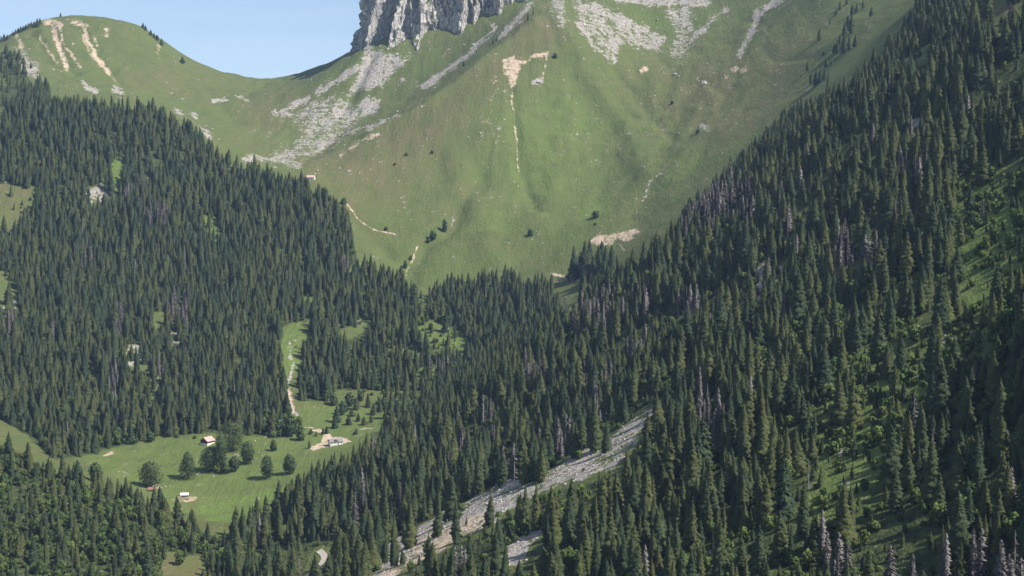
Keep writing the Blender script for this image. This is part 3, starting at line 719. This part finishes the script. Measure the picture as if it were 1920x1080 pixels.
# a second, lower storey: shrubs and young spruces in the gaps
UX, UY = np.meshgrid(np.arange(-950, 750, 7.5), np.arange(450, 2450, 7.5)); UX = UX.ravel() + rng.uniform(-3.5, 3.5, UX.size); UY = UY.ravel() + rng.uniform(-3.5, 3.5, UY.size)
k = np.abs(UX / UY) < .44; UX, UY = UX[k], UY[k]
UZ = height(UX, UY); ux, uy, ud = project(UX, UY, UZ)
ok = np.zeros(len(UX), bool); uz_ = np.zeros(len(UX), int)
for zi, (kd, poly, f, sgth, (d0, d1)) in enumerate(FORESTS):
    k = np.nonzero((ud > d0) & (ud < d1) & ~ok)[0]; ins = k[inside(poly, ux[k], uy[k])]; ok[ins] = True; uz_[ins] = zi + 1
pr = np.where(uz_ == 4, .46, np.where(uz_ == 5, .75, .16)) * (.5 + 1.6 * np.clip(fbm(UX / 45, UY / 45, 3, 131) + .15, 0, 1))
for poly, p in BROAD_ZONES: pr = np.where(inside(poly, ux, uy), np.minimum(pr + .6 * p, .8), pr)
for poly, p in GLADES:
    if p >= 1.0: pr = np.where(inside(poly, ux, uy), 0.03, pr)
ok &= rng.random(len(UX)) < pr
UX, UY, UZ, ux, uy, ud, uz_ = (a[ok] for a in (UX, UY, UZ, ux, uy, ud, uz_)); nU = len(UX)
uk = np.where(rng.random(nU) < .62, 1, 0); up = np.where(uk == 1, rng.choice(4, nU, p=[.2, .25, .05, .5]), rng.integers(0, 10, nU))
us = np.where(uk == 1, rng.uniform(.45, .95, nU), rng.uniform(.14, .42, nU)); uw = us * np.where(uk == 1, rng.uniform(.9, 1.3, nU), rng.uniform(1.0, 1.5, nU))
TX, TY, TZ, tpx, tpy, tdep = (np.concatenate(p) for p in ((TX, UX), (TY, UY), (TZ, UZ), (tpx, ux), (tpy, uy), (tdep, ud)))
zone = np.concatenate([zone, uz_]); tkind = np.concatenate([tkind, uk]); proto = np.concatenate([proto, up])
sz = np.concatenate([sz, us]); sx = np.concatenate([sx, uw]); rz = np.concatenate([rz, rng.uniform(0, 6.283, nU)])
hgt = np.concatenate([hgt, us * np.array([PROTO_H[int(a)][int(b)] for a, b in zip(uk, up)], float)]); nT = len(TX)

# which trees show largest: crowns laid over one another from far to near
cpx, cpy, _ = project(TX, TY, TZ + hgt)
hw = np.where(tkind == 1, .38 * hgt, np.where(tkind == 2, .09 * hgt, .15 * hgt)) * FPX / tdep
SCR = np.full((576, 1024), -1, np.int32)
for i in np.argsort(-tdep):
    x, y0, y1, w = cpx[i] * .5333, cpy[i] * .5333, tpy[i] * .5333, hw[i] * .5333
    if x + w < 0 or x - w > 1023 or y1 < 0 or y0 > 575: continue
    for yy in range(max(0, int(y0)), min(575, int(y1)) + 1):
        f = 1.0 if tkind[i] == 1 else min(1.0, (yy - y0 + .6) / max(y1 - y0, 1) + .1)
        a, b = int(x - w * f + .5), int(x + w * f + 1.5)
        SCR[yy, max(a, 0):max(min(b, 1024), 0)] = i
shown = np.bincount(SCR[SCR >= 0], minlength=nT)
single = np.zeros(nT, bool)
for kd, lim in ((0, 215), (1, 270), (2, 295)):
    c = np.nonzero((tkind == kd) & (shown > 6))[0]
    single[c[np.argsort(-shown[c])[:lim]]] = True
print("trees", nT, "spruce", (tkind == 0).sum(), "broad", (tkind == 1).sum(), "dead", (tkind == 2).sum(), "single", single.sum(), "in view", (shown > 0).sum(), [((tkind == k) & (shown > 0)).sum() for k in (0, 1, 2)])

# ------------------------------------------------------------------ the forest beyond the single trees: one object, shapes set out on its points
kits = bpy.data.collections.new("tree_shapes")
order = []
for kd in (0, 1, 2):
    for j, (cr, tr) in enumerate(PROTO[kd]):
        jv, jf, jn, nf, m_a, m_b = JOINT[cr.name]
        m2 = crown_mesh("tree_shape", jv, jf, jn, [m_a, m_b], nf)
        o = bpy.data.objects.new("tree_shape_%02d" % len(order), m2); kits.objects.link(o); order.append((kd, j))
pidx = np.array([order.index((int(a), int(b))) for a, b in zip(tkind, proto)])
def forest_object(name, label, sel):
    me = bpy.data.meshes.new(name)
    n = int(sel.sum()); me.vertices.add(n)
    me.vertices.foreach_set("co", np.stack([TX[sel], TY[sel], TZ[sel] - .3], 1).ravel().astype(np.float32))
    a = me.attributes.new("shape", 'INT', 'POINT'); a.data.foreach_set("value", pidx[sel].astype(np.int32))
    a = me.attributes.new("size", 'FLOAT_VECTOR', 'POINT'); a.data.foreach_set("vector", np.stack([sx[sel], sx[sel], sz[sel]], 1).ravel().astype(np.float32))
    a = me.attributes.new("turn", 'FLOAT_VECTOR', 'POINT'); a.data.foreach_set("vector", np.stack([rng.normal(0, .03, n), rng.normal(0, .03, n), rz[sel]], 1).ravel().astype(np.float32))
    me.update()
    o = link(name, me)
    ng = bpy.data.node_groups.new("set_out_trees", 'GeometryNodeTree')
    ng.interface.new_socket("Geometry", in_out='INPUT', socket_type='NodeSocketGeometry'); ng.interface.new_socket("Geometry", in_out='OUTPUT', socket_type='NodeSocketGeometry')
    gi, go = ng.nodes.new("NodeGroupInput"), ng.nodes.new("NodeGroupOutput")
    ip = ng.nodes.new("GeometryNodeInstanceOnPoints"); ci = ng.nodes.new("GeometryNodeCollectionInfo")
    ci.inputs["Collection"].default_value = kits; ci.inputs["Separate Children"].default_value = True; ci.inputs["Reset Children"].default_value = True
    ip.inputs["Pick Instance"].default_value = True
    def na(nm, t):
        x = ng.nodes.new("GeometryNodeInputNamedAttribute"); x.data_type = t; x.inputs["Name"].default_value = nm; return x.outputs[0]
    ng.links.new(gi.outputs[0], ip.inputs["Points"]); ng.links.new(ci.outputs[0], ip.inputs["Instance"])
    ng.links.new(na("shape", 'INT'), ip.inputs["Instance Index"]); ng.links.new(na("size", 'FLOAT_VECTOR'), ip.inputs["Scale"]); ng.links.new(na("turn", 'FLOAT_VECTOR'), ip.inputs["Rotation"])
    ng.links.new(ip.outputs[0], go.inputs[0])
    md = o.modifiers.new("trees", 'NODES'); md.node_group = ng
    o['kind'] = 'stuff'; o['label'] = label; o['category'] = 'forest'
    return o
forest_object("conifer_forest", "dense dark spruce forest covering the valley slopes", ~single & (tkind != 1))
forest_object("broadleaf_undergrowth", "light green broadleaf bushes and small trees between the spruces", ~single & (tkind == 1))


# ------------------------------------------------------------------ single trees
MARKS = [ # name, points in the photograph
 ("the long grey scree run", [(700,1060),(780,1010),(860,965),(940,920)]), ("the upper end of the scree run", [(1060,870),(1130,840),(1220,775)]), ("the small grey scree patch", [(990,1015)]),
 ("the forest outcrop", [(1420,530)]), ("the pale boulder patch", [(1580,850),(1582,905)]), ("the sunny clearing", [(1560,760),(1650,720),(1750,680)]),
 ("the right border glade", [(1850,600)]), ("the bright leafy thicket", [(1850,420)]), ("the yellow top pasture", [(1870,20)]), ("the gravel road bend", [(600,1050)]),
 ("the meadow's lower tip", [(430,965)]), ("the dry grassy knoll", [(345,1065)]), ("the white barn", [(628,840)]), ("the dark shaded corner", [(1860,820),(1880,960)]), ("the stream clearing", [(548,700)]),
 ("the lower right corner", [(1850,1060),(1750,1060)]), ("the bottom edge's middle", [(1050,1070),(1200,1060)]), ("the bottom dead stand", [(1570,1040),(1660,1060)]), ("the forest skyline", [(1350,340),(1500,230),(1640,120)]),
 ("the orange landslip scar", [(1150,460)]), ("the wooded left hillside", [(250,420),(350,560),(150,560)]), ("the left hillside's foot", [(250,770),(420,760),(100,780)]), ("the right hillside's middle", [(1500,620),(1650,500)]),
 ("the lower middle hillside", [(1300,980),(1400,1000)]), ("the leafy lower left slope", [(120,1000),(60,930),(250,1020)]), ("the forest gap", [(820,630)]), ("the scree-top dead stand", [(1320,790)]), ("the crest above the meadow", [(650,900),(760,830)]),
 ("the middle of the forest", [(1000,720),(1130,640),(900,800)]), ("the left picture edge", [(10,700)]), ("the small pale crag", [(255,670),(185,370)]),
 ("the scree below the cliff", [(640,180),(700,140)]), ("the white scree fan", [(1120,50),(1200,80)]), ("the narrow scree stripe", [(860,115)]), ("the branching scree", [(1290,70)]), ("the stony saddle edge", [(500,300)]), ("the high pasture chalet", [(583,335)]),
 ("the thin scree gully", [(1420,50)]), ("the reddish bare patch", [(1390,140)]), ("the grassy knob", [(180,150)]), ("the cliff foot", [(800,90),(950,50)]), ("the pale slide head", [(960,130),(1010,155)]), ("the meadow chalet", [(390,830)]), ("the meadow maples", [(400,880),(470,850)]), ("the grassy cone's flank", [(700,240),(800,380),(960,400)]),
 ("the basin pasture", [(1350,230),(1280,330)]),
]
def where(x, y):
    best = None
    for nm, pts in MARKS:
        for mx, my in pts:
            d = math.hypot(x - mx, (y - my) * 1.2)
            if best is None or d < best[0]: best = (d, nm, y - my)
    rel = "beside" if abs(best[2]) < 22 else ("above" if best[2] < 0 else "below")
    return rel + " " + best[1]
ORD = ["leftmost", "second from left", "third from left", "fourth from left", "fifth from left", "sixth from left", "seventh from left", "eighth from left", "ninth from left", "tenth from left", "eleventh from left", "twelfth from left"]
USED = set()
def name_all(items):
    """items: (object, look, x, y) - writes labels that differ, counting look-alikes at one place from left to right"""
    bins = {}
    for o, look, x, y in items: bins.setdefault(look + " " + where(x, y), []).append((x, o))
    for lab, l in bins.items():
        l.sort(key=lambda t: t[0])
        for i, (x, o) in enumerate(l):
            o['label'] = lab if len(l) == 1 else lab + ", " + (ORD[i] if i < len(ORD) else "%dth from left" % (i + 1))
def plant(name, loc, meshes, scl, rot, cat, group, parts):
    t = thing(name, "tree", cat, loc, rot, group, scl)
    link(parts[0], meshes[0], t); link(parts[1], meshes[1], t)
    return t
named = []
NAMES = {0: ("spruce_tree", "tree", "spruces standing in the forest", ("crown", "trunk")), 1: ("leafy_shrub", "shrub", "leafy trees and shrubs among the spruces", ("crown", "trunk")), 2: ("dead_spruce", "dead tree", "dead grey spruces in the forest", ("crown", "trunk"))}
SHAPE = {0: ["full", "slim", "broad", "ragged", "dense", "narrow", "lopsided", "spire-like", "blunt", "sparse"], 1: ["round leafy tree", "bushy leafy tree", "tall leafy tree", "low leafy shrub"], 2: ["twiggy grey", "thin grey", "nearly bare grey", "bushy grey", "pole-like grey"]}
for i in np.nonzero(single)[0]:
    kd = int(tkind[i]); nm, cat, grp, parts = NAMES[kd]; j = int(proto[i])
    t = plant(nm, (TX[i], TY[i], TZ[i] - .3), PROTO[kd][j], (sx[i], sx[i], sz[i]), rz[i], cat, grp, parts)
    h = hgt[i]
    if kd == 0: look = ("tall " if h > 26 else "young " if h < 15 else "") + SHAPE[0][j] + " dark green spruce"
    elif kd == 1: look = "light green " + SHAPE[1][j]
    else: look = ("tall " if h > 25 else "short " if h < 18 else "") + SHAPE[2][j] + " dead spruce"
    named.append((t, look, float(cpx[i]), float((cpy[i] + tpy[i]) / 2)))

# conifers of the open slopes: (x, y of the foot, height in px)
LONE = [(2,78,9),(8,75,10),(14,74,8),(24,66,7),(29,64,8),(34,61,8),(39,60,9),(44,58,8),(49,56,9),(54,53,8),(59,51,9),(64,49,8),(70,50,13),(75,46,10),(114,31,6),(118,30,5),
        (252,44,6),(258,46,7),(263,49,9),(268,53,9),(273,57,8),(283,66,9),(289,71,8),(295,76,9),(303,84,10),(342,118,11),(12,100,14),(20,112,16),(28,104,12),(36,112,16),(44,120,12),(35,140,12),(14,152,12),(58,128,10),
        (1537,75,24),(1556,46,12),(1568,28,14),(1575,18,16),(1588,8,14),(1598,28,20),(1606,24,18),(1618,16,16),(1634,30,18),(1590,58,30),(1597,62,34),(1584,66,26),(1575,92,28),(1583,98,36),(1592,94,32),(1570,100,24),(1565,98,18),(1604,88,24),(1515,133,20),(1530,160,30),(1538,154,24),(1521,158,20),(1546,150,22),(1553,158,24),(1548,126,14),(1560,122,12),(1543,104,10),
        (870,125,14),(925,82,12),(932,76,12),(990,38,14),(1000,28,14),(1075,525,66),(1097,520,72),(1106,505,60),(1122,520,64),(1135,518,60),(1147,528,66),(1128,500,50),(1112,530,52)]
for x, y, hp in LONE:
    X, Y, Z = at(x, y)
    h = hp * Y / FPX; s = h / 25; j = int(rng.integers(0, 10))
    if y < 150 and x < 350: s *= 1.25
    w = s * (1.9 if y < 150 and x < 350 else 1.4 if (h < 14 or x > 1500) else 1.05)
    t = plant("spruce_tree", (X, Y, Z - .3), SPRUCE[j], (w, w, s), float(rng.uniform(0, 6.28)), "tree", "conifers on the open slopes", ("crown", "trunk"))
    if y < 120 and x < 120: look = "small dark skyline spruce"
    elif y < 125 and x < 350: look = "small dark brow spruce"
    elif x > 1500: look = ("tall " if hp > 25 else "small ") + "dark spruce on the open high slope"
    elif y > 480: look = ("tall " if hp > 62 else "medium ") + "dark spruce in the isolated clump"
    else: look = "lone small dark spruce"
    named.append((t, look, x, y))

# small trees beside the barn, bushes of the pastures: (x, y, height px, width px, leafy)
SMALL = [(612,752,20,14,1),(625,760,24,16,1),(641,778,30,16,0),(632,792,34,20,0),(628,803,26,14,0),(655,797,22,14,0),(683,797,17,12,0),(668,768,24,14,0),(690,764,28,14,0),(701,778,24,13,0),(713,772,26,14,0),
         (668,814,13,10,0),(606,814,13,9,0),(613,813,15,9,0),(583,814,13,9,0),(593,818,11,7,0),(580,841,17,8,0),(564,826,26,18,1),(672,790,17,12,0),(696,792,18,11,0),(676,752,22,14,1),(655,762,26,18,1),(722,768,22,20,1),(745,765,18,24,1),(765,770,20,24,1),(735,780,20,16,0),
         (645,772,18,18,1),(660,780,16,14,0),(545,818,36,26,1),(522,815,30,22,1),(283,828,18,18,1),(248,832,16,22,1),(332,820,7,9,1),(365,822,5,8,1),
         (834,435,24,11,1),(812,450,17,14,1),(803,455,9,8,1),(995,442,12,12,1),(1117,409,14,15,1),(1041,109,10,9,1),(645,383,12,12,1),(1116,422,5,6,1),(760,503,14,8,1),(752,512,12,8,1),(770,488,9,6,1),(724,432,7,8,1),(1308,250,7,9,1),(762,292,6,8,1),(810,288,7,6,1),(740,310,5,6,1),(1260,195,6,7,1)]
bushes = [broad_meshes(61 + k, 6, 6, .03, 480, M_MAPLE, leaf=.6, dense=True) for k in range(3)]
for x, y, hp, wp, leafy in SMALL:
    X, Y, Z = at(x, y)
    h, w = hp * Y / FPX, wp * Y / FPX
    if leafy:
        t = plant("leafy_bush", (X, Y, Z - .2), bushes[int(rng.integers(0, 3))], (w / 6, w / 6, h / 6), float(rng.uniform(0, 6.28)), "bush", "bushes on the pastures", ("crown", "trunk"))
        look = ("tall " if hp > 19 else "small ") + "dark green bush"
    else:
        j = int(rng.integers(0, 10))
        t = plant("spruce_tree", (X, Y, Z - .3), SPRUCE[j], (w / 9, w / 9, h / 25), float(rng.uniform(0, 6.28)), "tree", "young spruces by the barn", ("crown", "trunk"))
        look = ("taller " if hp > 22 else "little ") + "young spruce on the grass"
    named.append((t, look, x, y))
name_all(named)

# broad maples of the meadow: (x, y foot, height px, width px, conical, label)
MAPLES = [(282,914,44,42,0,"big dome-shaped maple shading the small brown-roofed hut"),(352,898,48,34,1,"pointed cone-shaped maple with a long shadow on the meadow"),(394,884,42,40,0,"broad round maple nearest below the red-roofed chalet"),
          (414,886,74,32,1,"tallest pointed maple between the chalet and the boulders"),(437,846,50,46,0,"big round maple against the forest edge beside the chalet"),(464,870,40,27,0,"oval maple above the boulder row"),
          (440,884,27,20,0,"small round maple on a bare stem inside the tree group"),(501,898,43,24,0,"narrow egg-shaped maple alone on the lower meadow"),(543,889,35,22,0,"egg-shaped maple touching the spruce edge of the meadow"),
          (513,845,20,14,1,"little thin-crowned maple in the middle of the boulder field"),(179,905,36,24,0,"dark maple at the meadow's far corner beside the spruces"),(423,888,26,16,1,"small slim maple at the foot of the tall pointed one")]
for k, (x, y, hp, wp, con, lab) in enumerate(MAPLES):
    X, Y, Z = at(x, y)
    h, w = 1.06 * hp * Y / FPX, 1.16 * wp * Y / FPX
    cr, tr = broad_meshes(200 + k, h, w, .08 if k not in (6,) else .18, int(1500 + 40 * wp), M_MAPLE, 'cone' if con else 'round', leaf=.75, dense=True)
    t = plant("maple_tree", (X, Y, Z - .1), (cr, tr), (1, 1, 1), 0.0, "tree", "maples on the meadow", ("crown", "trunk"))
    t['label'] = lab

# ------------------------------------------------------------------ boulders
def stone_mesh(seed):
    bm = bmesh.new(); bmesh.ops.create_icosphere(bm, subdivisions=1, radius=.5)
    r = random.Random(seed)
    for v in bm.verts:
        v.co *= r.uniform(.72, 1.18); v.co.z *= .8
    me = bpy.data.meshes.new("boulder"); bm.to_mesh(me); bm.free(); me.materials.append(M_STONE)
    return me
STONES = [stone_mesh(300 + k) for k in range(7)]
spots = []
for x, y, wp in [(375,886,4),(380,884,3),(383,886,5),(369,891,4),(372,888,3),(390,882,3),(400,893,5),(433,858,4),(440,854,4),(446,852,3),(452,866,5),(457,862,4),(474,865,4),(481,860,3),(492,855,3),(486,848,3),(478,827,5),(500,816,4),(505,820,3),(497,832,3),(310,913,5),(319,912,4),(485,935,4),
               (1010,156,9),(1002,160,4),(1319,238,6),(1322,157,8),(1336,160,5),(870,85,4),(803,80,4),(945,45,4),(590,326,5),(596,319,4),(612,308,4),(637,316,4),(628,322,3),(563,312,4),(770,143,4),(815,165,4),(590,303,3),(1240,130,4),(1265,140,8),(1272,144,6),(1228,180,4),(1330,195,4),(1290,220,4),(1380,232,4),(1015,345,3),(945,225,6),(930,238,4),(900,250,5),(878,258,5),(362,215,5),(397,243,8),(386,237,6),(390,250,9),(410,262,6)]:
    spots.append((*at(x, y), wp, x, y))
cand = np.nonzero((A_ROCK > .42) & (gdep > 2300) & (gdep < 3900) & (gpx > -5) & (gpx < 1930) & (gpy > -5) & (gpy < 420))[0]
halo = np.nonzero((gdep > 2400) & (gdep < 3300) & (((gpx > 1060) & (gpx < 1460) & (gpy > 10) & (gpy < 330)) | ((gpx > 480) & (gpx < 760) & (gpy > 90) & (gpy < 330))) & (A_ROCK < .4))[0]
pick = np.concatenate([rng.choice(cand, 150, replace=False), rng.choice(halo, 90, replace=False)])
for i in pick:
    spots.append((GX[i] + rng.uniform(-3, 3), GY[i] + rng.uniform(-3, 3), GZ[i], float(rng.choice([2.2, 2.8, 3.4, 4.5, 5.5], p=[.35, .3, .2, .1, .05])), float(gpx[i]), float(gpy[i])))
named = []
for k, (X, Y, Z, wp, x, y) in enumerate(spots):
    w = wp * Y / FPX
    o = bpy.data.objects.new("boulder", STONES[k % 7]); col.objects.link(o)
    o.location = (X, Y, Z + w * .12); o.scale = (w * rng.uniform(.8, 1.3), w * rng.uniform(.7, 1.1), w * rng.uniform(.7, 1.1)); o.rotation_euler = (0, 0, rng.uniform(0, 6.28))
    o['category'] = "boulder"; o['group'] = "pale boulders on the slopes"
    named.append((o, ("large " if wp > 4.2 else "small ") + "white boulder on grass" if k < 58 or k >= 208 else ("large " if wp > 4.2 else "small ") + "grey boulder", x, y))
name_all(named)
# the uncounted stones of the scree, joined
def stone_field(name, label, where_idx, n, lo, hi):
    ico_v, ico_f = None, None
    bm = bmesh.new(); bmesh.ops.create_icosphere(bm, subdivisions=1, radius=.5); bm.verts.ensure_lookup_table()
    bv = np.array([v.co[:] for v in bm.verts]); bf = np.array([[v.index for v in f.verts] for f in bm.faces]); bm.free()
    pk = rng.choice(where_idx, n)
    s = lo * (hi / lo) ** (rng.random(n) ** 2.2)
    P = np.stack([GX[pk] + rng.uniform(-3, 3, n), GY[pk] + rng.uniform(-3, 3, n), np.zeros(n)], 1)
    P[:, 2] = height(P[:, 0], P[:, 1]) + .1 * s
    V = bv[None] * (s[:, None, None] * rng.uniform(.6, 1.25, (n, len(bv), 1))) * np.array([1, 1, .75]) + P[:, None]
    F = (bf[None] + (np.arange(n) * len(bv))[:, None, None]).reshape(-1, 3)
    me = bpy.data.meshes.new(name); me.vertices.add(V.shape[0] * V.shape[1]); me.vertices.foreach_set("co", V.ravel().astype(np.float32))
    me.loops.add(F.size); me.loops.foreach_set("vertex_index", F.ravel().astype(np.int32)); me.polygons.add(len(F)); me.polygons.foreach_set("loop_start", (np.arange(len(F)) * 3).astype(np.int32)); me.update(calc_edges=True)
    o = link(name, me, None, M_STONE); o['kind'] = 'stuff'; o['label'] = label; o['category'] = 'rubble'
stone_field("scree_rubble", "pale limestone rubble lying on the high scree slopes", cand, 3200, 1.2, 4.5)
near = np.nonzero((A_ROCK > .5) & (gdep > 500) & (gdep < 2000) & (gpx > -20) & (gpx < 1940) & (gpy > 300) & (gpy < 1100))[0]
stone_field("forest_rubble", "grey stones covering the scree run through the forest", near, 3000, .5, 2.2)

# ------------------------------------------------------------------ road, huts
def strip(name, pts, width, mat, label, lift=.35):
    P = np.array([at(*p)[:2] for p in pts]); seg = np.hypot(*(P[1:] - P[:-1]).T); s = np.concatenate([[0], np.cumsum(seg)])
    t = np.arange(0, s[-1], 3.0); x = np.interp(t, s, P[:, 0]); y = np.interp(t, s, P[:, 1])
    kk = np.ones(9) / 9
    x = np.convolve(np.pad(x, 4, 'edge'), kk, 'valid'); y = np.convolve(np.pad(y, 4, 'edge'), kk, 'valid')
    tx, ty = np.gradient(x), np.gradient(y); L = np.hypot(tx, ty); nx, ny = -ty / L, tx / L
    rows = []
    zc = height(x, y)
    for e in (-1, -.5, 0, .5, 1):
        X, Y = x + nx * width * .5 * e, y + ny * width * .5 * e
        rows.append(np.stack([X, Y, np.maximum(height(X, Y), zc - .8) + lift], 1))
    V = np.stack(rows, 1).reshape(-1, 3); F = []
    for i in range(len(x) - 1):
        for j in range(4): F.append((i * 5 + j, i * 5 + j + 1, i * 5 + 6 + j, i * 5 + 5 + j))
    o = link(name, new_mesh(name, V, F, mat, True)); o['kind'] = 'structure'; o['label'] = label
strip("road", [(560,1100),(585,1072),(604,1056),(612,1046),(606,1036),(592,1030)], 5.5, M_ROAD, "pale gravel road bending between the spruces")

M_PLASTER = flat_mat("white_plaster", (.72, .69, .63), .06); M_DARKWOOD = flat_mat("dark_boards", (.085, .05, .04), .25, 2); M_REDROOF = flat_mat("faded_red_sheet", (.50, .34, .31), .12)
M_GREYROOF = flat_mat("grey_shingle_roof", (.22, .215, .22), .15); M_PALEROOF = flat_mat("pale_metal_roof", (.66, .65, .62), .08); M_BROWNROOF = flat_mat("brown_tile_roof", (.24, .13, .10), .2); M_GLASS = flat_mat("dark_window_glass", (.03, .035, .045), .1)
M_LOG = flat_mat("cut_logs", (.36, .29, .21), .25, 2)
def box(V, F, x0, x1, y0, y1, z0, z1):
    b = len(V); V += [(x0,y0,z0),(x1,y0,z0),(x1,y1,z0),(x0,y1,z0),(x0,y0,z1),(x1,y0,z1),(x1,y1,z1),(x0,y1,z1)]
    F += [(b,b+3,b+2,b+1),(b+4,b+5,b+6,b+7),(b,b+1,b+5,b+4),(b+1,b+2,b+6,b+5),(b+2,b+3,b+7,b+6),(b+3,b,b+4,b+7)]
def boxpart(name, parent, mat, *b):
    V, F = [], []; box(V, F, *b); return link(name, new_mesh(name, V, F, mat), parent)
def roof_panel(name, parent, mat, w, y_eave, z_eave, y_ridge, z_ridge, th=.25, x0=None):
    xa, xb = (-w / 2, w / 2) if x0 is None else (x0, x0 + w)
    V = [(xa,y_eave,z_eave),(xb,y_eave,z_eave),(xb,y_ridge,z_ridge),(xa,y_ridge,z_ridge),(xa,y_eave,z_eave+th),(xb,y_eave,z_eave+th),(xb,y_ridge,z_ridge+th),(xa,y_ridge,z_ridge+th)]
    F = [(0,3,2,1),(4,5,6,7),(0,1,5,4),(1,2,6,5),(2,3,7,6),(3,0,4,7)]
    if y_eave > y_ridge: F = [f[::-1] for f in F]
    return link(name, new_mesh(name, V, F, mat), parent)
def house(name, label, cat, px, py, rot, L, D, hw_, hr, mwall, mroof, mbase=None, base_h=0.0, mgable=None, chimney=True):
    """ridge along local X; long wall at -Y, gable ends at +-X"""
    X, Y, Z = at(px, py)
    t = thing(name, label, cat, (X, Y, Z), rot)
    boxpart("foundation", t, mbase or M_STONE, -L/2 - .1, L/2 + .1, -D/2 - .1, D/2 + .1, -3.0, base_h + .02)
    boxpart("wall", t, mwall, -L/2, L/2, -D/2, D/2, base_h, hw_)
    for sx_ in (-1, 1):
        x = sx_ * L / 2; th = .15
        V = [(x-th,-D/2,hw_),(x-th,D/2,hw_),(x-th,0,hw_+hr),(x+th,-D/2,hw_),(x+th,D/2,hw_),(x+th,0,hw_+hr)]
        link("gable", new_mesh("gable", V, [(0,2,1),(3,4,5),(0,1,4,3),(1,2,5,4),(2,0,3,5)], mgable or mwall), t)
    ov = .9; sl = hr / (D / 2)
    for s_ in (-1, 1): roof_panel("roof", t, mroof, L + 1.6, s_ * (D/2 + ov), hw_ - ov * sl + .12, 0, hw_ + hr + .12)
    n = max(2, int(L / 3.2))
    for i in range(n):
        xc = -L/2 + (i + .5) * L / n; z0 = base_h + (hw_ - base_h) * .42
        if i == n // 2:
            d = boxpart("door", t, M_DARKWOOD, xc - .6, xc + .6, -D/2 - .06, -D/2 + .04, base_h + .05, base_h + 2.1 if hw_ - base_h > 2.3 else hw_ - .2)
        else:
            f = boxpart("window", t, M_GREYWOOD, xc - .55, xc + .55, -D/2 - .08, -D/2 + .03, z0, min(z0 + 1.2, hw_ - .2))
            boxpart("pane", f, M_GLASS, xc - .43, xc + .43, -D/2 - .11, -D/2 - .05, z0 + .12, min(z0 + 1.08, hw_ - .3))
    if chimney: boxpart("chimney", t, M_STONE, L * .2 - .4, L * .2 + .4, .3, 1.1, hw_ + hr * .5, hw_ + hr + 1.1)
    return t
house("alpine_chalet", "red-roofed chalet with dark board gable and white base at the forest edge", "chalet", 389, 832, R(62), 13, 10.5, 4.2, 4.0, M_DARKWOOD, M_REDROOF, M_PLASTER, 1.5)
barn = house("white_barn", "long barn with white wall and grey roof on a bare gravel yard", "barn", 629, 834, R(24), 15.5, 9, 4.4, 2.6, M_PLASTER, M_GREYROOF, None, .4, M_DARKWOOD, False)
dm = [(-4.6,-4.75,4.5),(3.4,-4.75,4.5),(-.6,-4.75,6.9),(-4.6,0,4.5),(3.4,0,4.5),(-.6,-.6,6.9)]
link("dormer", new_mesh("dormer", dm, [(0,1,2),(1,4,5,2),(3,0,2,5),(4,3,5)], M_DARKWOOD), barn)
house("high_chalet", "small pale chalet with pinkish roof on the saddle above the forest", "chalet", 583, 336, R(-6), 14, 9, 3.4, 3.4, M_PLASTER, M_REDROOF)
house("log_hut", "little hut with a pale metal roof by the log piles", "hut", 346, 931, R(10), 7.5, 5.5, 2.3, 1.6, M_DARKWOOD, M_PALEROOF, None, .2, None, False)
house("brown_hut", "small brown-roofed hut half hidden under the dome-shaped maple", "hut", 285, 921, R(20), 7, 5.5, 2.4, 1.9, M_DARKWOOD, M_BROWNROOF, None, .2)
def log_pile(px, py, rot, label):
    X, Y, Z = at(px, py); t = thing("log_pile", label, "log pile", (X, Y, Z), rot, "log piles by the hut")
    V = [(x, .32 * math.cos(k * 1.0472), .32 * math.sin(k * 1.0472)) for x in (-2.6, 2.6) for k in range(6)]
    F = [(k, (k + 1) % 6, 6 + (k + 1) % 6, 6 + k) for k in range(6)] + [tuple(range(5, -1, -1)), tuple(range(6, 12))]
    me = new_mesh("log", V, F, M_LOG)
    for row, n in enumerate((4, 3, 2)):
        for i in range(n):
            o = link("log", me, t); o.location = (random.uniform(-.3, .3), (i - (n - 1) / 2) * .66, .3 + row * .56)
log_pile(336, 934, R(15), "stack of cut logs beside the hut, on its uphill forest side")
log_pile(350, 937, R(-25), "stack of cut logs just below the pale-roofed hut")

# ------------------------------------------------------------------ air
zs = [float(GZ.min()), float(GZ.max()), 1000.0]
for o in scene.objects:
    if o.name.startswith("cliff"): zs.append(max(v.co.z for v in o.data.vertices))
V, F = [], []; box(V, F, -9800, 9800, -9800, 9800, zs[0] - 1.0 - 4, max(zs) + 30)
haze_m = bpy.data.materials.new("thin_blue_air"); haze_m.use_nodes = True
nt = haze_m.node_tree; nt.nodes.remove(nt.nodes["Principled BSDF"])
pv = nt.nodes.new("ShaderNodeVolumePrincipled"); pv.inputs["Color"].default_value = (.46, .66, 1.0, 1); pv.inputs["Density"].default_value = HAZE_DENSITY; pv.inputs["Anisotropy"].default_value = 0.0
nt.links.new(pv.outputs[0], nt.nodes["Material Output"].inputs["Volume"])
hz = link("haze", new_mesh("haze", V, F, haze_m)); hz['kind'] = 'stuff'; hz['label'] = "thin blue mountain haze filling the valley"
